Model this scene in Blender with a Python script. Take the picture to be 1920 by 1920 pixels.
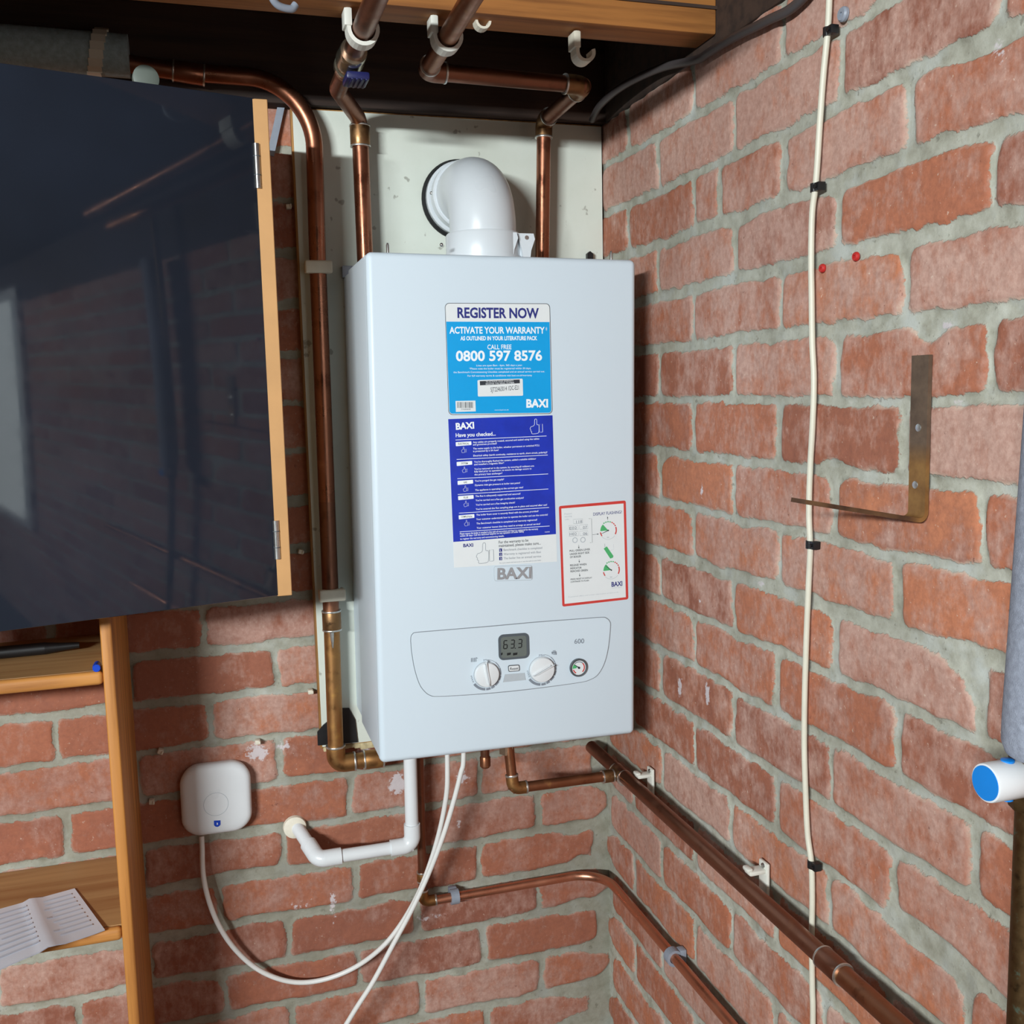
import bpy, bmesh, math, random
import numpy as np
from mathutils import Vector, Matrix

for o in list(bpy.data.objects):
    bpy.data.objects.remove(o)
S = bpy.context.scene
COL = S.collection

# ------------------------------------------------------------------ camera
CAM = np.array([-0.65246717, -1.60602144, 1.58571441])
FPX = 1870.33
M = np.array([[0.9558792601512043, -0.29284356734427336, -0.023183724417196745],
              [-0.056628873085858275, -0.10625227180734884, -0.9927253524861752],
              [0.28824991022686935, 0.9502384436555078, -0.11814774417374399]])
cd = bpy.data.cameras.new('camera')
cd.sensor_width = 36.0
cd.lens = 36.0 * FPX / 1920.0
cd.clip_start = 0.01
cam = bpy.data.objects.new('camera', cd)
mw = Matrix.Identity(4)
for r in range(3):
    mw[r][0] = M[0][r]; mw[r][1] = -M[1][r]; mw[r][2] = -M[2][r]; mw[r][3] = CAM[r]
cam.matrix_world = mw
COL.objects.link(cam)
S.camera = cam

# ------------------------------------------------------------------ world, lamps, exposure
W = bpy.data.worlds.new('world'); S.world = W
W.use_nodes = True
W.node_tree.nodes['Background'].inputs[0].default_value = (0.75, 0.85, 1.0, 1)
W.node_tree.nodes['Background'].inputs[1].default_value = 0.3
S.view_settings.view_transform = 'Standard'
S.view_settings.look = 'None'
S.view_settings.gamma = 1.0
S.view_settings.use_curve_mapping = False
S.view_settings.exposure = 0.18


def area_light(name, loc, target, sx, sy, power, color):
    l = bpy.data.lights.new(name, 'AREA')
    l.shape = 'RECTANGLE'; l.size = sx; l.size_y = sy; l.energy = power; l.color = color
    o = bpy.data.objects.new(name, l)
    o.location = loc
    d = Vector(target) - Vector(loc)
    o.rotation_euler = d.to_track_quat('-Z', 'Y').to_euler()
    COL.objects.link(o)
    return o


area_light('tube_lamp_light', (-2.35, -2.98, 2.055), (-0.15, 0.0, 1.15), 0.90, 0.08, 118, (0.92, 0.98, 1.0))
area_light('window_daylight', (-0.04, -2.57, 1.40), (-1.6, -2.57, 1.40), 0.66, 1.28, 5.5, (0.88, 0.96, 0.94))


# ------------------------------------------------------------------ points on real surfaces
def ray(px, py):
    return M.T @ np.array([(px - 960) / FPX, (py - 960) / FPX, 1.0])
def on_y(px, py, y=0.0):
    d = ray(px, py); return Vector(CAM + d * (y - CAM[1]) / d[1])
def on_x(px, py, x=0.0):
    d = ray(px, py); return Vector(CAM + d * (x - CAM[0]) / d[0])
def on_z(px, py, z):
    d = ray(px, py); return Vector(CAM + d * (z - CAM[2]) / d[2])


# ------------------------------------------------------------------ materials
def srgb(r, g, b):
    def c(v):
        v /= 255.0
        return v / 12.92 if v <= 0.04045 else ((v + 0.055) / 1.055) ** 2.4
    return (c(r), c(g), c(b), 1.0)


def new_mat(name):
    m = bpy.data.materials.new(name); m.use_nodes = True
    nt = m.node_tree
    return m, nt, nt.nodes['Principled BSDF']


def node(nt, typ, **kw):
    n = nt.nodes.new(typ)
    for k, v in kw.items():
        if k in n.inputs.keys() if isinstance(k, str) else False:
            n.inputs[k].default_value = v
        else:
            setattr(n, k, v)
    return n


def noise(nt, scale, detail=4, rough=0.6, vec=None, stretch=None):
    n = nt.nodes.new('ShaderNodeTexNoise')
    n.inputs['Scale'].default_value = scale
    n.inputs['Detail'].default_value = detail
    n.inputs['Roughness'].default_value = rough
    tc = nt.nodes.new('ShaderNodeTexCoord')
    if stretch:
        mp = nt.nodes.new('ShaderNodeMapping')
        mp.inputs['Scale'].default_value = stretch
        nt.links.new(tc.outputs['Object'], mp.inputs['Vector'])
        nt.links.new(mp.outputs['Vector'], n.inputs['Vector'])
    else:
        nt.links.new(tc.outputs['Object'], n.inputs['Vector'])
    return n.outputs['Fac']


def ramp(nt, fac, stops):
    r = nt.nodes.new('ShaderNodeValToRGB')
    el = r.color_ramp.elements
    while len(el) > 1: el.remove(el[-1])
    el[0].position = stops[0][0]; el[0].color = stops[0][1]
    for p, c in stops[1:]:
        e = el.new(p); e.color = c
    nt.links.new(fac, r.inputs['Fac'])
    return r.outputs['Color']


def maprange(nt, fac, a, b, c=0.0, d=1.0, smooth=False):
    n = nt.nodes.new('ShaderNodeMapRange')
    n.interpolation_type = 'SMOOTHSTEP' if smooth else 'LINEAR'
    nt.links.new(fac, n.inputs['Value'])
    n.inputs['From Min'].default_value = a; n.inputs['From Max'].default_value = b
    n.inputs['To Min'].default_value = c; n.inputs['To Max'].default_value = d
    return n.outputs['Result']


def math_n(nt, op, a, b=None, c=None):
    n = nt.nodes.new('ShaderNodeMath'); n.operation = op
    for i, v in enumerate((a, b, c)):
        if v is None: continue
        if isinstance(v, (int, float)): n.inputs[i].default_value = v
        else: nt.links.new(v, n.inputs[i])
    return n.outputs[0]


def mix(nt, fac, a, b):
    n = nt.nodes.new('ShaderNodeMix'); n.data_type = 'RGBA'
    if isinstance(fac, (int, float)): n.inputs[0].default_value = fac
    else: nt.links.new(fac, n.inputs[0])
    for i, v in ((6, a), (7, b)):
        if isinstance(v, tuple): n.inputs[i].default_value = v
        else: nt.links.new(v, n.inputs[i])
    return n.outputs[2]


def bump(nt, bsdf, h, strength=0.3, dist=0.002):
    b = nt.nodes.new('ShaderNodeBump')
    b.inputs['Strength'].default_value = strength
    b.inputs['Distance'].default_value = dist
    nt.links.new(h, b.inputs['Height'])
    nt.links.new(b.outputs['Normal'], bsdf.inputs['Normal'])


def simple(name, col, rough=0.5, metal=0.0, var=0.08, scale=40, bmp=0.0, spec=0.5, even=False):
    """plain colour broken up by a little procedural noise"""
    m, nt, b = new_mat(name)
    f = noise(nt, scale, 4)
    lo = tuple(c * (1 - var) for c in col[:3]) + (1,)
    hi = tuple(min(1, c * (1 + var)) for c in col[:3]) + (1,)
    nt.links.new(ramp(nt, f, [(0.3, lo), (0.7, hi)]), b.inputs['Base Color'])
    b.inputs['Metallic'].default_value = metal
    b.inputs['Specular IOR Level'].default_value = spec
    b.inputs['Roughness'].default_value = rough
    if not even: nt.links.new(maprange(nt, noise(nt, scale * 0.5, 3), 0.3, 0.7, max(0.02, rough - 0.05), rough + 0.05), b.inputs['Roughness'])
    if bmp: bump(nt, b, noise(nt, scale * 6, 5), bmp, 0.001)
    return m


def copper(name, c1, c2, c3, rough=0.3, sc=30):
    m, nt, b = new_mat(name)
    f = noise(nt, sc, 6, 0.65)
    nt.links.new(ramp(nt, f, [(0.28, c3), (0.45, c1), (0.6, c1), (0.75, c2)]), b.inputs['Base Color'])
    b.inputs['Metallic'].default_value = 0.93
    nt.links.new(maprange(nt, noise(nt, sc * 2, 5), 0.3, 0.7, rough - 0.08, rough + 0.18), b.inputs['Roughness'])
    bump(nt, b, noise(nt, sc * 8, 3), 0.06, 0.001)
    return m


def wood(name, c1, c2, axis='x', sc=1.0, rough=0.55):
    m, nt, b = new_mat(name)
    st = {'x': (1.5, 30, 30), 'y': (30, 1.5, 30), 'z': (30, 30, 1.5)}[axis]
    f = noise(nt, 2.2 * sc, 6, 0.6, stretch=st)
    g = noise(nt, 3.0, 3, 0.5)
    c = ramp(nt, f, [(0.3, c2), (0.55, c1), (0.75, tuple(min(1, v * 1.15) for v in c1[:3]) + (1,))])
    dk = mix(nt, maprange(nt, g, 0.35, 0.7, 0.0, 0.35), c, c2)
    nt.links.new(dk, b.inputs['Base Color'])
    b.inputs['Roughness'].default_value = rough
    bump(nt, b, f, 0.15, 0.001)
    return m


MT = {}
MT['boiler'] = simple('boiler_white_enamel', srgb(208, 221, 230), 0.34, 0, 0.004, 5, even=True, spec=0.22)
MT['white_plastic'] = simple('white_plastic', srgb(224, 228, 230), 0.3, 0, 0.02, 20)
MT['flue'] = simple('flue_white', srgb(214, 220, 224), 0.3, 0, 0.02, 12)
MT['cream_plastic'] = simple('cream_plastic', srgb(214, 208, 190), 0.45, 0, 0.06, 30)
MT['shaded_cream'] = simple('shaded_cream_plastic', srgb(104, 112, 104), 0.5, 0, 0.06, 30)  # pale plastic, darkened so its shade is part of the colour
MT['clip_white'] = simple('clip_white', srgb(222, 222, 212), 0.45, 0, 0.05, 40)
MT['grey_plastic'] = simple('grey_plastic', srgb(140, 148, 160), 0.45, 0, 0.08, 50)
MT['black_plastic'] = simple('black_plastic', srgb(24, 24, 26), 0.45, 0, 0.1, 40)
MT['seal'] = simple('black_seal', srgb(18, 20, 22), 0.6, 0, 0.1, 40)
MT['steel'] = simple('bright_steel', srgb(190, 190, 188), 0.28, 0.95, 0.06, 60)
MT['nickel'] = simple('nickel_brass', srgb(196, 190, 170), 0.25, 0.95, 0.1, 60)
MT['solder'] = simple('solder', srgb(205, 205, 200), 0.35, 0.9, 0.15, 200)
MT['blue_handle'] = simple('blue_handle', srgb(30, 34, 84), 0.4, 0, 0.1, 60)
MT['blue'] = simple('bright_blue_plastic', srgb(10, 128, 214), 0.35, 0, 0.03, 20)
MT['pen_blue'] = simple('pen_blue', srgb(25, 70, 190), 0.35, 0, 0.05, 20)
MT['copper'] = copper('copper', srgb(158, 104, 80), srgb(186, 128, 96), srgb(112, 70, 54), 0.27, 14)
MT['copper_dull'] = copper('copper_dull', srgb(138, 94, 74), srgb(164, 116, 86), srgb(96, 64, 50), 0.36, 16)
MT['copper_brown'] = copper('copper_brown', srgb(150, 100, 72), srgb(186, 138, 82), srgb(84, 54, 40), 0.36, 22)
MT['copper_brass'] = copper('copper_tarnished', srgb(166, 122, 76), srgb(190, 146, 82), srgb(112, 72, 50), 0.42, 24)
MT['copper_bright'] = copper('copper_bright', srgb(206, 144, 116), srgb(220, 164, 134), srgb(180, 118, 92), 0.28, 12)
MT['fitting'] = copper('copper_fitting', srgb(140, 106, 72), srgb(170, 134, 88), srgb(90, 66, 48), 0.4, 60)
MT['verdigris'] = copper('verdigris_pipe', srgb(96, 74, 48), srgb(92, 128, 116), srgb(52, 42, 30), 0.5, 60)
MT['pine'] = wood('pine', srgb(196, 132, 62), srgb(140, 84, 36), 'z')
MT['pine_x'] = wood('pine_along', srgb(206, 142, 72), srgb(150, 94, 44), 'x')
MT['plank'] = wood('shelf_plank', srgb(178, 140, 92), srgb(150, 104, 60), 'x', 0.7)
MT['joist'] = wood('joist_timber', srgb(176, 116, 58), srgb(112, 66, 32), 'x', 0.8, 0.65)
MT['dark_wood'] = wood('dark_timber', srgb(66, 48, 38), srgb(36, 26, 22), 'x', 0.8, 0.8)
MT['mdf'] = simple('mdf_edge', srgb(202, 154, 100), 0.6, 0, 0.05, 20)
MT['foam'] = simple('foam_grey', srgb(150, 156, 170), 0.9, 0, 0.22, 160, bmp=0.8, spec=0.2)
MT['foam_dark'] = simple('foam_dark_grey', srgb(164, 184, 188), 0.9, 0, 0.2, 140, bmp=0.8, spec=0.2)
MT['cable_white'] = simple('cable_white', srgb(226, 226, 222), 0.4, 0, 0.03, 20)
MT['cable_cream'] = simple('cable_cream', srgb(216, 212, 194), 0.45, 0, 0.05, 20)
MT['cable_dark'] = simple('cable_dark', srgb(70, 64, 64), 0.5, 0, 0.1, 20)
MT['paper'] = simple('paper', srgb(222, 226, 236), 0.8, 0, 0.02, 20)
MT['print_grey'] = simple('print_grey', srgb(198, 203, 215), 0.8, 0, 0.05, 60)
MT['red'] = simple('red_plug', srgb(186, 40, 36), 0.5, 0, 0.1, 60)
MT['red_ink'] = simple('red_ink', srgb(204, 62, 56), 0.5, 0, 0.03, 60)
MT['green_ink'] = simple('green_ink', srgb(78, 176, 110), 0.5, 0, 0.03, 60)
MT['ink'] = simple('dark_ink', srgb(46, 52, 60), 0.5, 0, 0.05, 60)
MT['grey_ink'] = simple('grey_ink', srgb(128, 136, 146), 0.5, 0, 0.05, 60)
MT['pale_ink'] = simple('pale_ink', srgb(180, 188, 194), 0.5, 0, 0.05, 60)
MT['navy_ink'] = simple('navy_ink', srgb(40, 46, 124), 0.5, 0, 0.03, 60)
MT['sticker_white'] = simple('sticker_white', srgb(226, 231, 232), 0.35, 0, 0.01, 60)
MT['white_ink'] = simple('white_ink', srgb(240, 246, 250), 0.4, 0, 0.01, 60)
MT['sticker_blue'] = simple('sticker_light_blue', srgb(0, 160, 226), 0.3, 0, 0.02, 30)
MT['sticker_navy'] = simple('sticker_royal_blue', srgb(28, 54, 178), 0.25, 0, 0.12, 40)
MT['chrome'] = simple('chrome_letters', srgb(172, 175, 180), 0.35, 0.4, 0.1, 80)
MT['lcd'] = simple('lcd_screen', srgb(104, 112, 108), 0.2, 0, 0.04, 30)
MT['lcd_frame'] = simple('lcd_frame', srgb(84, 92, 98), 0.3, 0, 0.04, 30)
MT['lcd_ink'] = simple('lcd_segments', srgb(30, 34, 36), 0.4, 0, 0.04, 30)
MT['gap'] = simple('panel_gap', srgb(128, 134, 140), 0.6, 0, 0.04, 30)
MT['gauge_ring'] = simple('gauge_ring', srgb(92, 98, 102), 0.35, 0.3, 0.04, 30)
MT['sealant'] = simple('sealant', srgb(228, 222, 204), 0.6, 0, 0.06, 60)
MT['limescale'] = simple('flaking_plaster', srgb(196, 180, 140), 0.85, 0, 0.2, 120, bmp=0.6)


def door_mat():
    m, nt, b = new_mat('navy_gloss')
    f = noise(nt, 3, 3)
    nt.links.new(ramp(nt, f, [(0.3, srgb(30, 34, 42)), (0.7, srgb(38, 44, 56))]), b.inputs['Base Color'])
    nt.links.new(maprange(nt, noise(nt, 60, 5), 0.35, 0.8, 0.04, 0.09), b.inputs['Roughness'])
    return m
MT['navy_gloss'] = door_mat()


def rust_mat():
    m, nt, b = new_mat('rusty_steel')
    f = noise(nt, 45, 5)
    tc = nt.nodes.new('ShaderNodeTexCoord'); sx = nt.nodes.new('ShaderNodeSeparateXYZ')
    nt.links.new(tc.outputs['Object'], sx.inputs[0])
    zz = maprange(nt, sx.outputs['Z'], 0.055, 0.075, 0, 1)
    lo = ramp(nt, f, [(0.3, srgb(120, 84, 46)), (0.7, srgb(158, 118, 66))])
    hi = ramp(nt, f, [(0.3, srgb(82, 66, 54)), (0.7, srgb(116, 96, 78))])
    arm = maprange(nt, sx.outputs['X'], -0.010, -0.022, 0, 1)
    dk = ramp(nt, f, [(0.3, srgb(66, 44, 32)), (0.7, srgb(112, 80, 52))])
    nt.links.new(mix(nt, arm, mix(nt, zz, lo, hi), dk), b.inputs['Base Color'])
    b.inputs['Metallic'].default_value = 0.25
    b.inputs['Roughness'].default_value = 0.6
    bump(nt, b, f, 0.3, 0.001)
    return m
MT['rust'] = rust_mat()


def board_mat():
    m, nt, b = new_mat('painted_board')
    f = noise(nt, 7, 5)
    c = ramp(nt, f, [(0.3, srgb(208, 214, 202)), (0.7, srgb(220, 226, 216))])
    sp = maprange(nt, noise(nt, 55, 3, 0.4), 0.70, 0.74)
    c = mix(nt, math_n(nt, 'MULTIPLY', sp, 0.55), c, srgb(110, 104, 90))
    nt.links.new(c, b.inputs['Base Color'])
    b.inputs['Roughness'].default_value = 0.5
    bump(nt, b, noise(nt, 120, 4), 0.15, 0.001)
    return m
MT['board'] = board_mat()
MT['ply_edge'] = wood('ply_edge', srgb(176, 128, 68), srgb(110, 74, 38), 'z', 1.5)


def brick_mat():
    m, nt, b = new_mat('old_red_brick')
    def attr(n):
        a = nt.nodes.new('ShaderNodeAttribute'); a.attribute_name = n
        return a.outputs['Fac']
    d, r1, r2, wash, paint, dulling = attr('edge'), attr('tone'), attr('tone_b'), attr('wash'), attr('paint'), attr('dulling')
    n1 = noise(nt, 38, 7, 0.66)
    n2 = noise(nt, 150, 5, 0.65)
    n3 = noise(nt, 8, 5, 0.6)
    n4 = noise(nt, 20, 6, 0.62)
    nv = noise(nt, 75, 6, 0.7, stretch=(1.2, 1.2, 0.6))
    ds = math_n(nt, 'ADD', d, math_n(nt, 'MULTIPLY', math_n(nt, 'SUBTRACT', n1, 0.5), 13.0))
    ds = math_n(nt, 'ADD', ds, math_n(nt, 'MULTIPLY', math_n(nt, 'SUBTRACT', n2, 0.5), 7.0))
    ds = math_n(nt, 'ADD', ds, math_n(nt, 'MULTIPLY', math_n(nt, 'SUBTRACT', n4, 0.5), 7.0))
    mask = maprange(nt, ds, -0.5, 0.7)
    # fired clay: tones picked brick by brick, mottled inside
    clay = ramp(nt, r1, [(0.0, srgb(144, 90, 72)), (0.3, srgb(170, 107, 82)), (0.65, srgb(186, 116, 86)), (1.0, srgb(198, 128, 94))])
    clay2 = ramp(nt, r2, [(0.0, srgb(138, 88, 74)), (1.0, srgb(186, 121, 92))])
    clay = mix(nt, maprange(nt, n4, 0.35, 0.65, 0, 0.75), clay, clay2)
    clay = mix(nt, maprange(nt, n2, 0.25, 0.6, 0.4, 0), clay, srgb(116, 74, 62))
    # pale lime bloom scrubbed over the faces, heavier on some bricks
    wv = math_n(nt, 'ADD', math_n(nt, 'MULTIPLY', nv, 0.55), math_n(nt, 'MULTIPLY', n4, 0.75))
    wv = math_n(nt, 'ADD', wv, math_n(nt, 'MULTIPLY', math_n(nt, 'SUBTRACT', wash, 0.5), 0.42))
    wf = maprange(nt, wv, 0.55, 0.78, 0, 0.9)
    clay = mix(nt, wf, clay, ramp(nt, n2, [(0.3, srgb(178, 139, 125)), (0.7, srgb(206, 172, 158))]))
    # lighter line of mortar smeared along the arrises
    rim = math_n(nt, 'MULTIPLY', maprange(nt, ds, 0.4, 3.4, 1, 0), maprange(nt, n4, 0.45, 0.62, 0, 0.8))
    clay = mix(nt, rim, clay, srgb(206, 188, 170))
    specks = maprange(nt, noise(nt, 220, 3, 0.6), 0.67, 0.72, 0, 0.5)
    clay = mix(nt, specks, clay, srgb(224, 206, 188))
    pits = maprange(nt, noise(nt, 120, 3, 0.6), 0.30, 0.26, 0, 0.6)
    clay = mix(nt, pits, clay, srgb(96, 52, 42))
    mort = ramp(nt, n1, [(0.25, srgb(142, 140, 124)), (0.5, srgb(174, 174, 160)), (0.75, srgb(196, 198, 186))])
    mort = mix(nt, maprange(nt, n4, 0.5, 0.66, 0, 0.6), mort, srgb(188, 194, 190))
    mort = mix(nt, maprange(nt, n2, 0.62, 0.72, 0, 0.6), mort, srgb(108, 106, 94))
    mort = mix(nt, maprange(nt, noise(nt, 60, 4, 0.6), 0.34, 0.28, 0, 0.55), mort, srgb(92, 88, 76))
    mort = mix(nt, math_n(nt, 'MULTIPLY', dulling, 0.75), mort, srgb(116, 112, 96))
    clay = mix(nt, math_n(nt, 'MULTIPLY', dulling, 0.55), clay, srgb(128, 78, 62))
    col = mix(nt, mask, mort, clay)
    pm = maprange(nt, math_n(nt, 'ADD', paint, math_n(nt, 'MULTIPLY', math_n(nt, 'SUBTRACT', math_n(nt, 'ADD', math_n(nt, 'MULTIPLY', n1, 0.5), math_n(nt, 'MULTIPLY', n2, 0.5)), 0.5), 2.2)), 0.48, 0.62, 0, 0.9)
    col = mix(nt, pm, col, srgb(206, 198, 200))
    nt.links.new(col, b.inputs['Base Color'])
    b.inputs['Roughness'].default_value = 0.82
    b.inputs['Specular IOR Level'].default_value = 0.35
    h = math_n(nt, 'ADD', math_n(nt, 'MULTIPLY', mask, 0.6), math_n(nt, 'ADD', math_n(nt, 'MULTIPLY', n1, 0.5), math_n(nt, 'MULTIPLY', n2, 0.6)))
    bump(nt, b, h, 0.55, 0.0022)
    return m
MT['brick'] = brick_mat()
MT['plaster'] = simple('dull_wall', srgb(84, 72, 64), 0.8, 0, 0.05, 5)
MT['concrete'] = simple('concrete_floor', srgb(74, 72, 68), 0.85, 0, 0.15, 6, bmp=0.2)
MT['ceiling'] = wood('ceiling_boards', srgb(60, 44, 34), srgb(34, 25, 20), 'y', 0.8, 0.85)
MT['garage_door'] = simple('green_paint', srgb(120, 132, 116), 0.5, 0, 0.03, 5)
MT['glass'] = simple('window_glass', srgb(220, 232, 236), 0.1, 0, 0.01, 5)


# ------------------------------------------------------------------ mesh builder
class MB:
    def __init__(self):
        self.v = []; self.f = []; self.m = []; self.mats = []
    def mi(self, mat):
        if mat not in self.mats: self.mats.append(mat)
        return self.mats.index(mat)
    def add(self, vs, fs, mat):
        o = len(self.v); k = self.mi(mat)
        self.v += [Vector(p) for p in vs]
        for f in fs:
            self.f.append([i + o for i in f]); self.m.append(k)
        return self
    def box(self, p0, p1, mat, bev=0.0, seg=2, xf=None):
        x0, y0, z0 = [min(a, b) for a, b in zip(p0, p1)]
        x1, y1, z1 = [max(a, b) for a, b in zip(p0, p1)]
        bm = bmesh.new()
        bmesh.ops.create_cube(bm, size=1.0)
        for v in bm.verts:
            v.co = Vector(((x0 + x1) / 2 + v.co.x * (x1 - x0), (y0 + y1) / 2 + v.co.y * (y1 - y0), (z0 + z1) / 2 + v.co.z * (z1 - z0)))
        if bev:
            bmesh.ops.bevel(bm, geom=list(bm.edges), offset=bev, segments=seg, profile=0.5, affect='EDGES')
        bm.verts.index_update()
        vs = [xf @ v.co if xf else v.co.copy() for v in bm.verts]
        fs = [[v.index for v in f.verts] for f in bm.faces]
        bm.free()
        return self.add(vs, fs, mat)
    def prism(self, pts, n, depth, mat, bev=0.0):
        """closed outline in 3D pushed along n"""
        n = Vector(n); pts = [Vector(p) for p in pts]; k = len(pts)
        a = pts; b = [p + n * depth for p in pts]
        # keep outward winding
        c = Vector((0, 0, 0))
        for i in range(k): c += pts[i].cross(pts[(i + 1) % k])
        if c.dot(n) < 0: a = a[::-1]; b = b[::-1]
        if bev:
            ctr = sum(b, Vector()) / k
            t = [p + (ctr - p).normalized() * bev * 1.2 for p in b]
            b = [p - n * bev for p in b]
            vs = a + b + t
            fs = [list(range(k))[::-1], [2 * k + i for i in range(k)]]
            fs += [[i, (i + 1) % k, k + (i + 1) % k, k + i] for i in range(k)]
            fs += [[k + i, k + (i + 1) % k, 2 * k + (i + 1) % k, 2 * k + i] for i in range(k)]
        else:
            vs = a + b
            fs = [list(range(k))[::-1], [k + i for i in range(k)]]
            fs += [[i, (i + 1) % k, k + (i + 1) % k, k + i] for i in range(k)]
        return self.add(vs, fs, mat)
    def tube(self, path, r, mat, n=20, closed=False, caps=True, ry=None):
        path = [Vector(p) for p in path]
        q = [path[0]]
        for p in path[1:]:
            if (p - q[-1]).length > 1e-6: q.append(p)
        path = q; k = len(path)
        rs = r if isinstance(r, (list, tuple)) else [r] * k
        T = []
        for i in range(k):
            if closed: t = path[(i + 1) % k] - path[i - 1]
            else: t = path[min(i + 1, k - 1)] - path[max(i - 1, 0)]
            T.append(t.normalized())
        up = Vector((0, 0, 1)) if abs(T[0].z) < 0.9 else Vector((0, 1, 0))
        u = T[0].cross(up).normalized()
        vs = []
        for i in range(k):
            u = (u - T[i] * u.dot(T[i])).normalized()
            w = T[i].cross(u)
            for j in range(n):
                a = 2 * math.pi * j / n
                vs.append(path[i] + u * (rs[i] * math.cos(a)) + w * (rs[i] * math.sin(a)))
        fs = []
        for i in range(k if closed else k - 1):
            for j in range(n):
                a = i * n + j; b_ = i * n + (j + 1) % n; c = ((i + 1) % k) * n + (j + 1) % n; d = ((i + 1) % k) * n + j
                fs.append([a, b_, c, d])
        if caps and not closed:
            fs.append(list(range(n))[::-1]); fs.append([(k - 1) * n + j for j in range(n)])
        return self.add(vs, fs, mat)
    def lathe(self, prof, o, ax, mat, n=32):
        """prof: list of (radius, height along ax)"""
        o = Vector(o); ax = Vector(ax).normalized()
        up = Vector((0, 0, 1)) if abs(ax.z) < 0.9 else Vector((0, 1, 0))
        u = ax.cross(up).normalized(); w = ax.cross(u)
        vs = []; fs = []
        for r, h in prof:
            for j in range(n):
                a = 2 * math.pi * j / n
                vs.append(o + ax * h + u * (r * math.cos(a)) + w * (r * math.sin(a)))
        for i in range(len(prof) - 1):
            for j in range(n):
                fs.append([i * n + j, i * n + (j + 1) % n, (i + 1) * n + (j + 1) % n, (i + 1) * n + j])
        fs.append(list(range(n))[::-1]); fs.append([(len(prof) - 1) * n + j for j in range(n)])
        return self.add(vs, fs, mat)
    def ball(self, c, r, mat, sc=(1, 1, 1), n=16):
        vs = []; fs = []; m = n // 2; c = Vector(c)
        for i in range(m + 1):
            th = math.pi * i / m
            for j in range(n):
                a = 2 * math.pi * j / n
                vs.append(c + Vector((math.sin(th) * math.cos(a) * sc[0], math.sin(th) * math.sin(a) * sc[1], math.cos(th) * sc[2])) * r)
        for i in range(m):
            for j in range(n):
                fs.append([i * n + j, (i + 1) * n + j, (i + 1) * n + (j + 1) % n, i * n + (j + 1) % n])
        return self.add(vs, fs, mat)
    def text(self, s, L, R, n, mat, cap=None, off=0.0003, bold=0.0, center=False):
        """lettering whose baseline runs from L to R on a surface with normal n"""
        vs, fs, w, h, x0 = text_mesh(s, bold)
        if not vs: return self
        L = Vector(L); R = Vector(R); n = Vector(n).normalized()
        e1 = (R - L); ln = e1.length; e1.normalize()
        e2 = n.cross(e1).normalized()
        sx = ln / w
        sy = sx if cap is None else cap / h
        pts = [L + e1 * ((x - x0) * sx) + e2 * (y * sy) + n * off for x, y in vs]
        return self.add(pts, fs, mat)
    def build(self, name, parent=None, origin=None, smooth=35, **props):
        me = bpy.data.meshes.new(name)
        if parent is not None: org = Vector(world_loc(parent))
        elif origin is not None: org = Vector(origin)
        else: org = Vector((0, 0, 0))
        me.from_pydata([v - org for v in self.v], [], self.f)
        for mm in self.mats: me.materials.append(MT[mm])
        me.polygons.foreach_set('material_index', self.m)
        me.validate(); me.update()
        if smooth:
            me.polygons.foreach_set('use_smooth', [True] * len(me.polygons))
            me.set_sharp_from_angle(angle=math.radians(smooth))
        o = bpy.data.objects.new(name, me)
        COL.objects.link(o)
        if parent is not None: o.parent = parent
        else: o.location = org
        for k, v in props.items(): o[k] = v
        return o


def world_loc(o):
    p = Vector(o.location)
    while o.parent is not None:
        o = o.parent; p += Vector(o.location)
    return p


_tc = {}
def text_mesh(s, bold):
    key = (s, bold)
    if key in _tc: return _tc[key]
    cu = bpy.data.curves.new('t', 'FONT')
    cu.body = s; cu.size = 1.0; cu.resolution_u = 3; cu.offset = bold; cu.fill_mode = 'FRONT'
    cu.dimensions = '2D'
    ob = bpy.data.objects.new('t', cu)
    me = bpy.data.meshes.new_from_object(ob)
    vs = [(v.co.x, v.co.y) for v in me.vertices]
    fs = [list(p.vertices) for p in me.polygons]
    fs2 = []
    for p in me.polygons:
        fs2.append(list(p.vertices) if p.normal.z > 0 else list(p.vertices)[::-1])
    bpy.data.objects.remove(ob); bpy.data.curves.remove(cu); bpy.data.meshes.remove(me)
    if not vs:
        r = ([], [], 1, 1, 0)
    else:
        xs = [v[0] for v in vs]
        r = (vs, fs2, max(xs) - min(xs), 0.70, min(xs))
    _tc[key] = r
    return r


def thing(name, loc, label, cat, group=None):
    o = bpy.data.objects.new(name, None)
    o.empty_display_size = 0.05
    o.location = Vector(loc)
    COL.objects.link(o)
    o['label'] = label; o['category'] = cat
    if group: o['group'] = group
    return o


def tag(o, label, cat, group=None):
    o['label'] = label; o['category'] = cat
    if group: o['group'] = group
    return o


def dup(root, loc, label, rot=None):
    r = root.copy(); COL.objects.link(r)
    r.location = Vector(loc)
    if rot is not None: r.rotation_euler = rot
    r['label'] = label
    for ch in list(root.children):
        c = ch.copy(); COL.objects.link(c); c.parent = r
        for g in list(ch.children):
            d = g.copy(); COL.objects.link(d); d.parent = c
    return r


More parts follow.
